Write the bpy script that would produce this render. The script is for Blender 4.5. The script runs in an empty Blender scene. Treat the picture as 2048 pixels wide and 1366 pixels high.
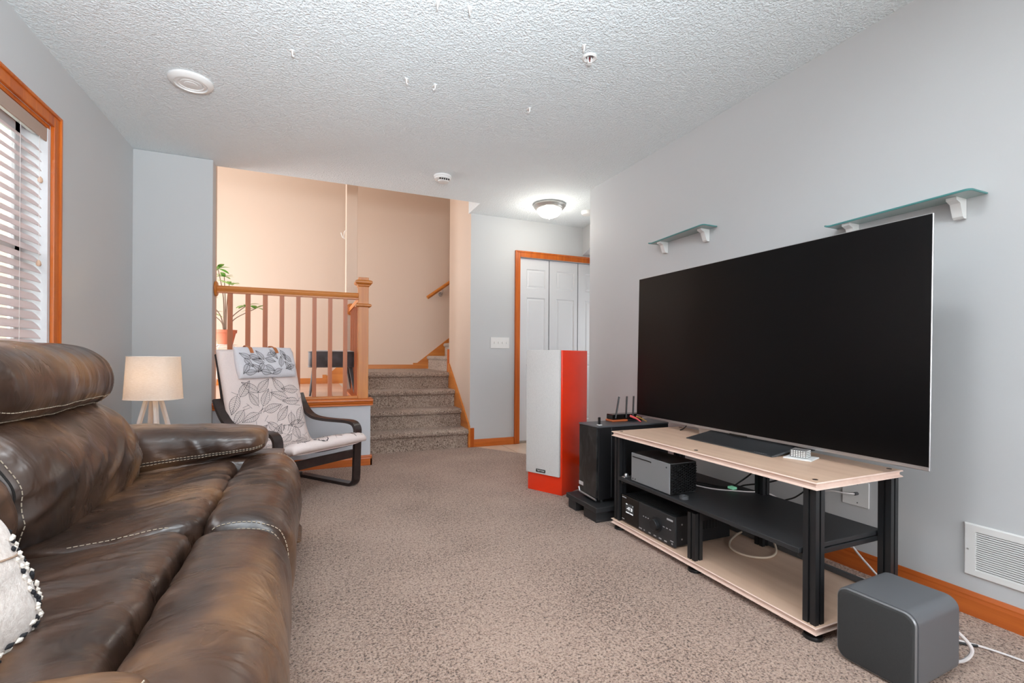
import bpy, bmesh, math, random
from mathutils import Vector, Matrix, noise
PI = math.pi
scene = bpy.context.scene
COL = scene.collection
random.seed(7)

# ------------------------------------------------------------------ camera
cam_d = bpy.data.cameras.new('camera'); cam = bpy.data.objects.new('camera', cam_d); COL.objects.link(cam)
YAW, ROLL = 0.4052, 0.0065
Fw = Vector((math.sin(YAW), math.cos(YAW), 0)); R0 = Vector((math.cos(YAW), -math.sin(YAW), 0)); U0 = Vector((0, 0, 1))
Rt = R0*math.cos(ROLL) + U0*math.sin(ROLL); Up = -R0*math.sin(ROLL) + U0*math.cos(ROLL)
cam.matrix_world = Matrix(((Rt.x, Up.x, -Fw.x, 0), (Rt.y, Up.y, -Fw.y, 0), (Rt.z, Up.z, -Fw.z, 0.9604), (0, 0, 0, 1)))
cam_d.sensor_width = 36; cam_d.lens = 36*939/2048; cam_d.shift_y = 27.8/2048
cam_d.clip_start = 0.02
scene.camera = cam

# ------------------------------------------------------------------ world and light
world = bpy.data.worlds.new('sky'); scene.world = world; world.use_nodes = True
bg = world.node_tree.nodes['Background']; bg.inputs[0].default_value = (0.93, 0.96, 1.0, 1); bg.inputs[1].default_value = 5.0

def area(name, loc, direction, sx, sy, power, color=(1, 1, 1), spread=PI):
    l = bpy.data.lights.new(name, 'AREA'); l.shape = 'RECTANGLE'; l.size = sx; l.size_y = sy; l.energy = power; l.color = color
    l.spread = spread
    o = bpy.data.objects.new(name, l); COL.objects.link(o); o.location = loc
    o.rotation_euler = Vector(direction).to_track_quat('-Z', 'Z').to_euler()
    return o
area('window_daylight', (-1.75, 1.75, 1.75), (1, 0, -0.10), 2.6, 1.3, 74, (0.93, 0.97, 1.0))
area('rear_fill', (0.6, -2.55, 1.45), (0.0, 1, 0.10), 2.4, 1.6, 44, (0.90, 0.95, 1.0))  # added dim fill from behind the camera, no window known there
area('ceiling_bounce_fill', (0.05, -0.25, 1.30), (-0.05, 0.75, 1), 0.4, 0.4, 66, (0.86, 0.94, 1.0), math.radians(112))  # fill light added to brighten the ceiling, no fixture stands here
area('ceiling_light_over_stand', (0.77, 0.79, 2.42), (0, 0, -1), 0.28, 0.28, 12, (0.94, 0.97, 1.0))
area('ceiling_light_over_sofa', (-0.37, 0.60, 2.42), (0, 0, -1), 0.28, 0.28, 9, (0.94, 0.97, 1.0))
area('dining_window_daylight', (-2.7, 5.6, 1.55), (1, 0, -0.05), 1.9, 1.4, 88, (0.90, 0.95, 1.0))
area('dining_overhead_area', (-1.2, 5.6, 3.75), (0.1, 0, -1), 1.6, 1.6, 12, (0.9, 0.95, 1.0))  # area light facing down below the closed high ceiling
area('entry_side_fill', (3.42, 4.1, 1.2), (-1, 0, 0.05), 0.8, 1.6, 8, (0.92, 0.96, 1.0))  # area light added for the entry, the wall behind has no window
scene.view_settings.view_transform = 'Standard'; scene.view_settings.look = 'None'
scene.view_settings.exposure = 0.0; scene.view_settings.gamma = 1.0; scene.view_settings.use_curve_mapping = False
scene.cycles.use_denoising = True; scene.cycles.use_adaptive_sampling = True; scene.cycles.adaptive_threshold = 0.025
scene.cycles.max_bounces = 10; scene.cycles.diffuse_bounces = 6
scene.cycles.sample_clamp_indirect = 6.0

# ------------------------------------------------------------------ materials
def s2l(c):
    return tuple(((v/255)/12.92 if v/255 <= 0.04045 else ((v/255+0.055)/1.055)**2.4) for v in c)

class NT:
    def __init__(s, name):
        s.m = bpy.data.materials.new(name); s.m.use_nodes = True; s.t = s.m.node_tree; s.n = s.t.nodes
        s.b = s.n['Principled BSDF']; s.tc = s.n.new('ShaderNodeTexCoord')
    def new(s, typ, **kw):
        n = s.n.new(typ)
        for k, v in kw.items(): setattr(n, k, v)
        return n
    def link(s, a, b): s.t.links.new(a, b)
    def mapping(s, scale=(1, 1, 1), rot=(0, 0, 0), src='Object'):
        mp = s.new('ShaderNodeMapping'); mp.inputs['Scale'].default_value = scale; mp.inputs['Rotation'].default_value = rot
        s.link(s.tc.outputs[src], mp.inputs['Vector']); return mp.outputs[0]
    def noise(s, vec, scale, detail=3, rough=0.5, dist=0.0):
        n = s.new('ShaderNodeTexNoise'); n.inputs['Scale'].default_value = scale; n.inputs['Detail'].default_value = detail
        n.inputs['Roughness'].default_value = rough; n.inputs['Distortion'].default_value = dist
        s.link(vec, n.inputs['Vector']); return n.outputs['Fac']
    def ramp(s, fac, stops):
        r = s.new('ShaderNodeValToRGB'); e = r.color_ramp.elements
        e[0].position, e[0].color = stops[0][0], (*stops[0][1], 1)
        e[1].position, e[1].color = stops[-1][0], (*stops[-1][1], 1)
        for p, c in stops[1:-1]:
            k = e.new(p); k.color = (*c, 1)
        s.link(fac, r.inputs[0]); return r.outputs[0]
    def bump(s, h, strength, dist=0.01, prev=None):
        b = s.new('ShaderNodeBump'); b.inputs['Strength'].default_value = strength; b.inputs['Distance'].default_value = dist
        s.link(h, b.inputs['Height'])
        if prev is not None: s.link(prev, b.inputs['Normal'])
        return b.outputs[0]
    def set(s, **kw):
        for k, v in kw.items():
            i = s.b.inputs[k.replace('_', ' ')]
            if hasattr(v, 'is_output') or isinstance(v, bpy.types.NodeSocket): s.link(v, i)
            else: i.default_value = (*v, 1) if isinstance(v, tuple) and len(v) == 3 and i.type == 'RGBA' else v
        return s.m

def plain(name, rgb, rough=0.5, metal=0.0, bump=None, vary=0.0, **kw):
    t = NT(name); c = s2l(rgb)
    if vary:
        f = t.noise(t.mapping(), 3.0, 4)
        col = t.ramp(f, [(0.3, tuple(x*(1-vary) for x in c)), (0.7, tuple(min(1, x*(1+vary)) for x in c))])
    else: col = c
    nrm = {}
    if bump: nrm['Normal'] = t.bump(t.noise(t.mapping(), bump[0], 3), bump[1], bump[2])
    return t.set(Base_Color=col, Roughness=rough, Metallic=metal, **nrm, **kw)

M = {}
M['wall'] = plain('grey_wall_paint', (196, 198, 199), 0.6, bump=(180, 0.06, 0.002))
M['beige'] = plain('beige_wall_paint', (214, 196, 180), 0.6, bump=(180, 0.06, 0.002))
M['ledge_paint'] = plain('ledge_wall_paint', (196, 198, 203), 0.6)
M['white_paint'] = plain('white_satin_paint', (216, 217, 219), 0.4)
M['white_plastic'] = plain('white_plastic', (228, 228, 226), 0.35)
M['black_metal'] = plain('black_anodised_metal', (38, 39, 41), 0.42, 0.3)
M['black_plastic'] = plain('black_plastic', (20, 20, 22), 0.4)
M['black_gloss'] = plain('black_glossy_plastic', (10, 10, 11), 0.12)
M['black_board'] = plain('black_laminate', (40, 41, 43), 0.5, vary=0.15)
M['silver'] = plain('silver_metal', (190, 190, 192), 0.3, 0.9)
M['steel'] = plain('brushed_nickel', (188, 186, 182), 0.3, 0.7)
M['grey_metal'] = plain('charcoal_metal', (84, 85, 87), 0.45, 0.2)
M['cream_cable'] = plain('cream_cable', (226, 206, 184), 0.5)
M['white_cable'] = plain('white_cable', (225, 218, 216), 0.5)
M['black_cable'] = plain('black_cable', (22, 22, 22), 0.5)
M['ink'] = plain('black_ink', (52, 48, 52), 0.8)
M['dark'] = plain('dark_recess', (12, 12, 12), 0.9)
M['thread'] = plain('tan_thread', (188, 172, 152), 0.8)
M['thread_dark'] = plain('dark_seam', (26, 19, 16), 0.7)
M['orange_leather'] = plain('orange_leather', (186, 112, 66), 0.5)
M['red_paint'] = plain('glossy_red_paint', (236, 54, 18), 0.14, vary=0.03, Coat_Weight=0.3)
M['soil'] = plain('dark_soil', (40, 34, 30), 0.95, bump=(60, 0.8, 0.01))
M['leaf'] = plain('green_leaf', (120, 176, 84), 0.4, vary=0.25)
M['stem'] = plain('brown_stem', (118, 98, 82), 0.8)
M['terracotta'] = plain('terracotta', (208, 128, 100), 0.7, vary=0.1)
M['glass_print'] = plain('mirrored_trinket', (150, 152, 152), 0.2, 0.6, vary=0.6)
M['orange_plastic'] = plain('orange_wood_box', (176, 92, 50), 0.5)
M['pink_cable'] = plain('red_plug', (214, 84, 84), 0.5)
M['yellow_cable'] = plain('yellow_plug', (226, 178, 96), 0.5)
M['leg_grey'] = plain('whitewashed_wood', (196, 194, 194), 0.5, vary=0.08)

def wood(name, a, b, scale=(1, 1, 1), rough=0.4, grain=14, bump=0.05, coat=0.0):
    t = NT(name); v = t.mapping(scale)
    n1 = t.noise(v, grain, 6, 0.6, 0.8); n2 = t.noise(v, grain*5, 4, 0.6)
    mx = t.new('ShaderNodeMath', operation='MULTIPLY_ADD'); t.link(n2, mx.inputs[0]); mx.inputs[1].default_value = 0.3; t.link(n1, mx.inputs[2])
    col = t.ramp(mx.outputs[0], [(0.4, s2l(a)), (0.85, s2l(b))])
    return t.set(Base_Color=col, Roughness=rough, Normal=t.bump(mx.outputs[0], bump, 0.003), Coat_Weight=coat)
# grain runs along the axis with the small scale
M['oak_x'] = wood('oak_trim_along_x', (166, 74, 16), (202, 108, 34), (0.06, 1, 1), 0.35)
M['oak_y'] = wood('oak_trim_along_y', (156, 68, 20), (198, 104, 42), (1, 0.06, 1), 0.35)
M['oak_z'] = wood('oak_trim_along_z', (170, 74, 12), (208, 110, 30), (1, 1, 0.06), 0.35)
M['maple_x'] = wood('maple_rail', (178, 100, 34), (208, 134, 60), (0.05, 1, 1), 0.35)
M['maple_y'] = wood('maple_rail_deep', (184, 104, 36), (214, 138, 62), (1, 0.05, 1), 0.35)
M['maple_z'] = wood('maple_post', (178, 98, 32), (206, 132, 56), (1, 1, 0.05), 0.35)
M['baluster_wood'] = wood('baluster_wood', (160, 80, 34), (186, 106, 54), (1, 1, 0.05), 0.4)
M['stand_wood'] = wood('pale_maple_board', (196, 160, 134), (216, 184, 160), (1, 0.05, 1), 0.42, 8, 0.02)
M['stand_edge'] = wood('pale_maple_edge', (218, 188, 172), (234, 208, 194), (1, 0.08, 1), 0.42, 8, 0.02)
M['table_wood'] = wood('honey_table_wood', (222, 158, 84), (240, 186, 116), (0.06, 1, 1), 0.4)
M['dark_wood'] = wood('black_brown_bentwood', (34, 26, 25), (54, 44, 42), (1, 1, 1), 0.32, 20, 0.03)
M['dining_floor'] = wood('pale_wood_floor', (196, 160, 140), (222, 188, 168), (0.06, 1, 1), 0.3)

def ceiling_mat():
    t = NT('textured_ceiling_paint'); v = t.mapping((1, 1, 1))
    n1 = t.noise(v, 88, 2, 0.55, 0.4); n2 = t.noise(v, 26, 2, 0.5, 0.3)
    r = t.ramp(n1, [(0.40, (0, 0, 0)), (0.62, (1, 1, 1))])
    b = t.bump(r, 0.62, 0.006); b = t.bump(n2, 0.3, 0.01, b)
    return t.set(Base_Color=s2l((230, 238, 241)), Roughness=0.85, Normal=b)
M['ceiling'] = ceiling_mat()

def carpet_mat(name, dark, mid, light, seed=1.0):
    t = NT(name); v = t.mapping((seed, seed, seed))
    n1 = t.noise(v, 125, 3, 0.8, 0.3); n2 = t.noise(v, 52, 3, 0.6); n3 = t.noise(v, 2.2, 3, 0.5)
    a = t.new('ShaderNodeMath', operation='MULTIPLY_ADD'); t.link(n2, a.inputs[0]); a.inputs[1].default_value = 0.28; t.link(n1, a.inputs[2])
    a2 = t.new('ShaderNodeMath', operation='MULTIPLY_ADD'); t.link(n3, a2.inputs[0]); a2.inputs[1].default_value = 0.16; t.link(a.outputs[0], a2.inputs[2])
    col = t.ramp(a2.outputs[0], [(0.60, s2l(dark)), (0.67, s2l(mid)), (0.82, s2l(light))])
    b = t.bump(n1, 0.9, 0.012); b = t.bump(n2, 0.5, 0.015, b)
    return t.set(Base_Color=col, Roughness=0.97, Normal=b, Sheen_Weight=0.25, Specular_IOR_Level=0.1)
M['carpet'] = carpet_mat('speckled_brown_carpet', (78, 56, 45), (166, 135, 117), (206, 178, 160))
M['stair_carpet'] = carpet_mat('speckled_stair_carpet', (80, 62, 52), (156, 132, 116), (208, 190, 174))

def leather_mat():
    t = NT('dark_brown_leather'); v = t.mapping((1, 1, 1))
    n1 = t.noise(t.mapping((2.0, 2.0, 2.0)), 1.6, 4, 0.55); n2 = t.noise(v, 190, 3, 0.6); 
    n3 = t.noise(t.mapping((3, 7, 4), (0, 0, 0.35)), 1.8, 3, 0.5, 0.8)
    col = t.ramp(n1, [(0.36, s2l((46, 32, 25))), (0.5, s2l((76, 54, 42))), (0.66, s2l((124, 90, 62)))])
    b = t.bump(n3, 0.35, 0.03); b = t.bump(n2, 0.06, 0.002, b)
    rr = t.ramp(n3, [(0.3, (0.26, 0.26, 0.26)), (0.7, (0.36, 0.36, 0.36))])
    return t.set(Base_Color=col, Roughness=rr, Normal=b, Specular_IOR_Level=0.65, Coat_Weight=0.10, Coat_Roughness=0.3)
M['leather'] = leather_mat()
def velvet():
    t = NT('charcoal_velvet'); n = t.noise(t.mapping((3, 3, 3)), 3, 3)
    return t.set(Base_Color=t.ramp(n, [(0.3, s2l((34, 36, 40))), (0.7, s2l((74, 78, 84)))]), Roughness=0.6, Sheen_Weight=0.6)
M['velvet'] = velvet()
def linen(name, c, emis=None, sc=260, strength=0.25):
    t = NT(name)
    w1 = t.noise(t.mapping((1, 1, 14)), sc/3, 3, 0.7); w2 = t.noise(t.mapping((14, 14, 1)), sc/3, 3, 0.7)
    a = t.new('ShaderNodeMath', operation='ADD'); t.link(w1, a.inputs[0]); t.link(w2, a.inputs[1])
    cl = s2l(c)
    col = t.ramp(a.outputs[0], [(0.75, tuple(x*0.80 for x in cl)), (1.15, tuple(min(1, x*1.08) for x in cl))])
    kw = {}
    if emis: kw = dict(Emission_Color=(*emis[0], 1), Emission_Strength=emis[1])
    return t.set(Base_Color=col, Roughness=0.9, Normal=t.bump(a.outputs[0], strength, 0.002), **kw)
M['grille'] = linen('light_grey_speaker_cloth', (205, 204, 202))
M['shade'] = linen('linen_lamp_shade', (236, 230, 224), None, 200)
def shade_trans():
    t = NT('translucent_linen_shade'); w1 = t.noise(t.mapping((1, 1, 14)), 70, 3, 0.7)
    d = t.new('ShaderNodeBsdfDiffuse'); tr = t.new('ShaderNodeBsdfTranslucent'); mx = t.new('ShaderNodeMixShader')
    col = t.ramp(w1, [(0.3, s2l((226, 216, 206))), (0.7, s2l((246, 240, 234)))])
    t.link(col, d.inputs[0]); t.link(col, tr.inputs[0]); mx.inputs[0].default_value = 0.45
    t.link(d.outputs[0], mx.inputs[1]); t.link(tr.outputs[0], mx.inputs[2]); t.link(mx.outputs[0], t.n['Material Output'].inputs[0]); return t.m
M['shade'] = shade_trans()
M['cushion'] = linen('cream_cotton_cover', (226, 212, 208), None, 400, 0.1)
M['pillow_cotton'] = linen('pale_cotton_pillow', (214, 214, 220), None, 400, 0.1)
def knit():
    t = NT('cream_fleece'); n = t.noise(t.mapping(), 90, 4, 0.7); n2 = t.noise(t.mapping(), 8, 2)
    return t.set(Base_Color=t.ramp(n, [(0.3, s2l((206, 190, 180))), (0.7, s2l((240, 230, 222)))]), Roughness=0.95, Normal=t.bump(n2, 0.4, 0.02, t.bump(n, 0.5, 0.006)), Sheen_Weight=0.4)
M['fleece'] = knit()
def slat_mat():
    t = NT('white_blind_slat'); d = t.new('ShaderNodeBsdfPrincipled'); tr = t.new('ShaderNodeBsdfTranslucent'); mx = t.new('ShaderNodeMixShader')
    d.inputs['Base Color'].default_value = (*s2l((236, 226, 226)), 1); d.inputs['Roughness'].default_value = 0.35
    tr.inputs[0].default_value = (*s2l((240, 214, 208)), 1); mx.inputs[0].default_value = 0.25
    t.link(d.outputs[0], mx.inputs[1]); t.link(tr.outputs[0], mx.inputs[2]); t.link(mx.outputs[0], t.n['Material Output'].inputs[0]); return t.m
M['slat'] = slat_mat()
def glass(name, c, rough=0.0):
    t = NT(name); return t.set(Base_Color=s2l(c), Roughness=rough, Transmission_Weight=1.0, IOR=1.45)
M['pane'] = glass('window_glass', (250, 252, 252))
M['shelf_glass'] = plain('frosted_green_glass', (178, 196, 194), 0.25, Transmission_Weight=0.35)
M['shelf_edge'] = plain('green_glass_edge', (92, 156, 154), 0.15, Transmission_Weight=0.2)
def emit(name, c, st, base=(0.8, 0.8, 0.8)):
    t = NT(name); return t.set(Base_Color=base, Emission_Color=(*c, 1), Emission_Strength=st)
M['bowl'] = emit('lit_frosted_bowl', (1.0, 0.93, 0.80), 2.4)
M['screen_text'] = emit('display_text', (0.9, 0.92, 0.95), 0.9)
M['display'] = emit('display_panel', (0.2, 0.21, 0.22), 0.16, (0.02, 0.02, 0.02))
M['mark'] = plain('printed_white_mark', (176, 176, 178), 0.6)
M['badge_text'] = plain('badge_lettering', (220, 220, 220), 0.5)
M['tv_screen'] = plain('black_screen', (7, 7, 8), 0.30, Specular_IOR_Level=0.18)
def rainbow_led(): return emit('green_led', (0.3, 0.9, 0.55), 0.25, (0.2, 0.4, 0.3))
M['led'] = rainbow_led()
def smudged():
    t = NT('smudged_smoked_glass'); n = t.noise(t.mapping((1, 6, 3)), 1.6, 5, 0.6, 1.4)
    return t.set(Base_Color=t.ramp(n, [(0.42, s2l((22, 22, 23))), (0.62, s2l((56, 57, 57))), (0.8, s2l((84, 85, 84)))]), Roughness=0.35)
M['smoked'] = smudged()
def tile_mat():
    t = NT('beige_floor_tile'); n = t.noise(t.mapping(), 6, 4)
    return t.set(Base_Color=t.ramp(n, [(0.3, s2l((204, 176, 152))), (0.7, s2l((226, 202, 180)))]), Roughness=0.3)
M['tile'] = tile_mat()
M['grout'] = plain('grout', (176, 160, 146), 0.9)
M['lawn'] = plain('lawn', (96, 120, 62), 0.95, vary=0.3)
M['siding'] = plain('neighbour_siding', (214, 196, 190), 0.8)

# ------------------------------------------------------------------ mesh helpers
class MB:
    """collects shapes into one mesh object"""
    def __init__(s): s.bm = bmesh.new()
    def add(s, verts, faces):
        vs = [s.bm.verts.new(v) for v in verts]
        for f in faces:
            try: s.bm.faces.new([vs[i] for i in f])
            except ValueError: pass
        return vs
    def box(s, x0, x1, y0, y1, z0, z1, bev=0.0, seg=2, mat=None):
        t = bmesh.new(); bmesh.ops.create_cube(t, size=1)
        for v in t.verts: v.co = Vector(((x0+x1)/2+v.co.x*(x1-x0), (y0+y1)/2+v.co.y*(y1-y0), (z0+z1)/2+v.co.z*(z1-z0)))
        if bev: bmesh.ops.bevel(t, geom=list(t.edges), offset=bev, segments=seg, profile=0.5, affect='EDGES')
        if mat is not None:
            for v in t.verts: v.co = mat @ v.co
        s.merge(t); return s
    def merge(s, t):
        t.verts.index_update(); vs = [s.bm.verts.new(v.co) for v in t.verts]
        for f in t.faces:
            try: s.bm.faces.new([vs[v.index] for v in f.verts])
            except ValueError: pass
        t.free()
    def lathe(s, prof, c=(0, 0, 0), n=32, axis='z', cap=True, sx=1, sy=1):
        rings = []
        for r, h in prof:
            ring = []
            for i in range(n):
                a = 2*PI*i/n; p = (r*math.cos(a)*sx, r*math.sin(a)*sy, h)
                if axis == 'x': p = (p[2], p[0], p[1])
                if axis == 'y': p = (p[0], p[2], p[1])
                ring.append(s.bm.verts.new((c[0]+p[0], c[1]+p[1], c[2]+p[2])))
            rings.append(ring)
        for a, b in zip(rings, rings[1:]):
            for i in range(n):
                s.bm.faces.new((a[i], a[(i+1) % n], b[(i+1) % n], b[i]))
        if cap:
            for rg in (rings[0], rings[-1]):
                try: s.bm.faces.new(rg)
                except ValueError: pass
        return s
    def tube(s, pts, r, n=8, r2=None):
        pts = [Vector(p) for p in pts]; rings = []
        up = Vector((0, 0, 1)); m = len(pts)
        prev = None
        for i, p in enumerate(pts):
            d = (pts[min(i+1, m-1)] - pts[max(i-1, 0)]).normalized()
            if prev is None:
                a = d.orthogonal().normalized()
            else:
                a = (prev - d*prev.dot(d)).normalized()
            prev = a; b = d.cross(a)
            rr = r if r2 is None else r + (r2-r)*i/(m-1)
            rings.append([s.bm.verts.new(p + (a*math.cos(2*PI*k/n) + b*math.sin(2*PI*k/n))*rr) for k in range(n)])
        for a, b in zip(rings, rings[1:]):
            for i in range(n): s.bm.faces.new((a[i], a[(i+1) % n], b[(i+1) % n], b[i]))
        s.bm.faces.new(rings[0]); s.bm.faces.new(rings[-1]); return s
    def prism(s, poly, ax, a0, a1):
        """poly: 2D points in the two other axes (in order), extruded along ax"""
        def mk(p, t):
            return {'x': (t, p[0], p[1]), 'y': (p[0], t, p[1]), 'z': (p[0], p[1], t)}[ax]
        A = [s.bm.verts.new(mk(p, a0)) for p in poly]; B = [s.bm.verts.new(mk(p, a1)) for p in poly]
        n = len(poly)
        for i in range(n): s.bm.faces.new((A[i], A[(i+1) % n], B[(i+1) % n], B[i]))
        s.bm.faces.new(A); s.bm.faces.new(B); return s
    def rings(s, rings, cap=True, closed=True):
        vs = [[s.bm.verts.new(p) for p in r] for r in rings]
        n = len(vs[0])
        for a, b in zip(vs, vs[1:]):
            for i in range(n if closed else n-1): s.bm.faces.new((a[i], a[(i+1) % n], b[(i+1) % n], b[i]))
        if cap: s.bm.faces.new(vs[0]); s.bm.faces.new(vs[-1])
        return s
    def xform(s, mat):
        for v in s.bm.verts: v.co = mat @ v.co
        return s
    def build(s, name, mat, parent=None, off=None, smooth=False, angle=40):
        if off is not None:
            for v in s.bm.verts: v.co -= Vector(off)
        bmesh.ops.recalc_face_normals(s.bm, faces=s.bm.faces)
        me = bpy.data.meshes.new(name); 
        if smooth:
            for f in s.bm.faces: f.smooth = True
            for e in s.bm.edges:
                if len(e.link_faces) == 2 and e.calc_face_angle(0) > math.radians(angle): e.smooth = False
        s.bm.to_mesh(me); s.bm.free()
        me.materials.append(mat if not isinstance(mat, str) else M[mat])
        o = bpy.data.objects.new(name, me); COL.objects.link(o)
        if parent is not None: o.parent = parent
        return o

def tag(o, label=None, cat=None, group=None, kind=None):
    if label: o['label'] = label
    if cat: o['category'] = cat
    if group: o['group'] = group
    if kind: o['kind'] = kind
    return o
def thing(name, loc, label, cat, group=None, rz=0):
    o = bpy.data.objects.new(name, None); COL.objects.link(o); o.location = loc; o.rotation_euler = (0, 0, rz)
    o.empty_display_size = 0.05
    return tag(o, label, cat, group)
def struct(name, mb, mat, smooth=False, parent=None):
    o = mb.build(name, mat, parent, smooth=smooth)
    if parent is None: o['kind'] = 'structure'
    return o
def copy_tree(o, parent=None):
    c = o.copy(); COL.objects.link(c)
    if parent is not None: c.parent = parent
    for ch in [x for x in o.children]: copy_tree(ch, c)
    return c
def clone(o, dloc=(0, 0, 0)):
    c = o.copy(); COL.objects.link(c); c.location = Vector(o.location) + Vector(dloc); return c
def text_mesh(body, size, name, mat, parent, matrix, depth=0.0004, align='CENTER'):
    cu = bpy.data.curves.new(name, 'FONT'); cu.body = body; cu.size = size; cu.align_x = align; cu.align_y = 'CENTER'; cu.extrude = depth
    to = bpy.data.objects.new(name, cu); COL.objects.link(to)
    dg = bpy.context.evaluated_depsgraph_get(); me = bpy.data.meshes.new_from_object(to.evaluated_get(dg))
    bpy.data.objects.remove(to); me.transform(matrix); me.materials.clear(); me.materials.append(M[mat])
    o = bpy.data.objects.new(name, me); COL.objects.link(o); o.parent = parent; return o
def catmull(pts, per=8, closed=False):
    pts = [Vector(p) for p in pts]; n = len(pts); out = []
    rng = range(n) if closed else range(n-1)
    for i in rng:
        if closed: p0, p1, p2, p3 = pts[(i-1) % n], pts[i], pts[(i+1) % n], pts[(i+2) % n]
        else: p0, p1, p2, p3 = pts[max(i-1, 0)], pts[i], pts[i+1], pts[min(i+2, n-1)]
        for k in range(per):
            t = k/per
            out.append(0.5*((2*p1) + (-p0+p2)*t + (2*p0-5*p1+4*p2-p3)*t*t + (-p0+3*p1-3*p2+p3)*t**3))
    if not closed: out.append(pts[-1])
    return out

# ================================================================== ROOM SHELL
H = 2.44; XR = 2.285; XL = -1.187; YB = -2.6; YF = 4.20
ZD = 0.560; ZL = 0.757; YD = 4.675; YBK = 6.9; ZT = 4.2; XS = 1.53

# floor: carpet, with the entry tiled floor beyond a diagonal edge
fl = MB(); fl.prism([(XL-.1, YB-.1), (XR+.1, YB-.1), (XR+.1, 3.60), (2.30, 3.60), (1.93, 4.165), (1.56, 4.70), (1.56, 4.85), (XL-.1, 4.85)], 'z', -0.1, 0.0)
struct('floor', fl, 'carpet')
fo = MB(); fo.box(1.4, 3.6, 3.2, 4.9, -0.12, -0.008); fo = struct('floor_entry', fo, 'grout')
tl = None
for i in range(5):
    for j in range(5):
        x = 1.56 + i*0.33; y = 3.40 + j*0.33
        # clip tiles along the carpet edge
        poly = [(x, y), (x+.322, y), (x+.322, min(y+.322, 4.69)), (x, min(y+.322, 4.69))]
        if y+.322 < 3.6 and x < 2.3: continue
        out = []
        def side(p): return (p[0]-1.93)*0.555 + (p[1]-4.165)*0.37   # >0 beyond the edge
        for a, b in zip(poly, poly[1:]+poly[:1]):
            sa, sb = side(a), side(b)
            if sa >= 0: out.append(a)
            if (sa >= 0) != (sb >= 0):
                t = sa/(sa-sb); out.append((a[0]+(b[0]-a[0])*t, a[1]+(b[1]-a[1])*t))
        if len(out) < 3: continue
        m = MB().prism(out, 'z', -0.02, -0.001); m.build('tile', 'tile', fo)

def cutwall(mb, axis, pos0, pos1, a0, a1, z0, z1, holes):
    """wall slab with rectangular holes: holes = [(a0,a1,z0,z1)] sorted along a"""
    def bx(u0, u1, w0, w1):
        if u1-u0 < 1e-4 or w1-w0 < 1e-4: return
        if axis == 'y': mb.box(pos0, pos1, u0, u1, w0, w1)
        else: mb.box(u0, u1, pos0, pos1, w0, w1)
    c = a0
    for h0, h1, hz0, hz1 in sorted(holes):
        bx(c, h0, z0, z1); bx(h0, h1, z0, hz0); bx(h0, h1, hz1, z1); c = h1
    bx(c, a1, z0, z1)

WY0, WY1, WZ0, WZ1 = 0.35, 3.03, 0.86, 2.075
m = MB(); cutwall(m, 'y', XL-.14, XL, YB-.1, YF+.12, -0.05, H+.02, [(WY0, WY1, WZ0, WZ1)]); struct('wall_left', m, 'wall')
m = MB(); m.box(XR, XR+.12, YB-.1, 3.583, -0.05, H+.02, 0.004, 1); struct('wall_right', m, 'wall')
m = MB(); cutwall(m, 'x', YB-.1, YB, XL-.1, XR+.1, -0.05, H+.02, [(-.7, 1.9, .6, 2.3)]); struct('wall_rear', m, 'wall')
m = MB(); m.box(XL-.1, -0.693, YF, YF+.12, -0.05, H-.001, 0.003, 1); struct('wall_far', m, 'wall')
# low wall under the railing
m = MB(); m.box(-0.693, 0.482, 4.245, 4.365, -0.05, 0.515); m.box(0.362, 0.482, 4.36, 5.44, -0.05, 0.515); struct('wall_ledge', m, 'ledge_paint')
# wall with the closet door, continuing up as the stair hall wall
m = MB(); m.box(XS+.002, 2.095, YD, YD+.12, -0.05, H+.15); m.box(2.095, 3.46, YD, YD+.12, 2.035, H+.15); struct('wall_entry', m, 'wall')
m = MB(); m.box(3.46, 3.6, 3.0, YD+.12, -.05, H+.15); m.box(XR+.12, 3.6, 3.0, 3.12, -.05, H+.15); struct('wall_entry_right', m, 'wall')
m = MB(); m.prism([(YD, 2.12), (YD, H+.1), (3.9, H+.1), (3.9, 2.42)], 'x', 2.885, 3.46); struct('trim_bulkhead', m, 'wall')
m = MB(); m.box(XS, XS+.12, YD+.003, 5.49, -0.05, ZT, 0.003, 1)
struct('wall_stair_right', m, 'beige')
m = MB(); m.box(-3.0, 3.8, YBK, YBK+.12, 0.2, ZT); struct('wall_back', m, 'beige')
m = MB(); cutwall(m, 'y', -3.0, -2.88, YF-.1, YBK+.1, 0.2, ZT, [(4.65, 6.5, 1.0, 2.9)]); struct('wall_dining_left', m, 'beige')
m = MB(); m.box(-3.0, -0.70, 4.33, 4.42, 0.2, ZT); m.box(-.70, XS+.12, 4.33, 4.42, H+.165, ZT); m.box(XS+.0, XS+.12, 4.42, YD+.002, H+.165, ZT); struct('wall_dining_front', m, 'beige')
m = MB(); m.box(XS+.12, 3.8, 5.38, 5.49, .3, ZT); m.box(3.7, 3.8, 5.4, YBK, .3, ZT); struct('wall_upper_stair', m, 'beige')
m = MB(); m.box(0.352, 0.468, 5.44, 5.60, ZD-.3, ZT, 0.003, 1); col = struct('wall_column', m, 'beige')
# ceilings
m = MB(); m.prism([(XL-.1, YB-.1), (XR+.12, YB-.1), (XR+.12, 3.0), (3.6, 3.0), (3.6, YD+.02), (1.51, YD+.02), (1.51, 4.328), (XL-.1, 4.328)], 'z', H, H+.16); struct('ceiling', m, 'ceiling')
m = MB(); m.box(-3.0, 3.8, 4.3, YBK+.1, ZT, ZT+.1); struct('ceiling_stair_hall', m, 'beige')
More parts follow.
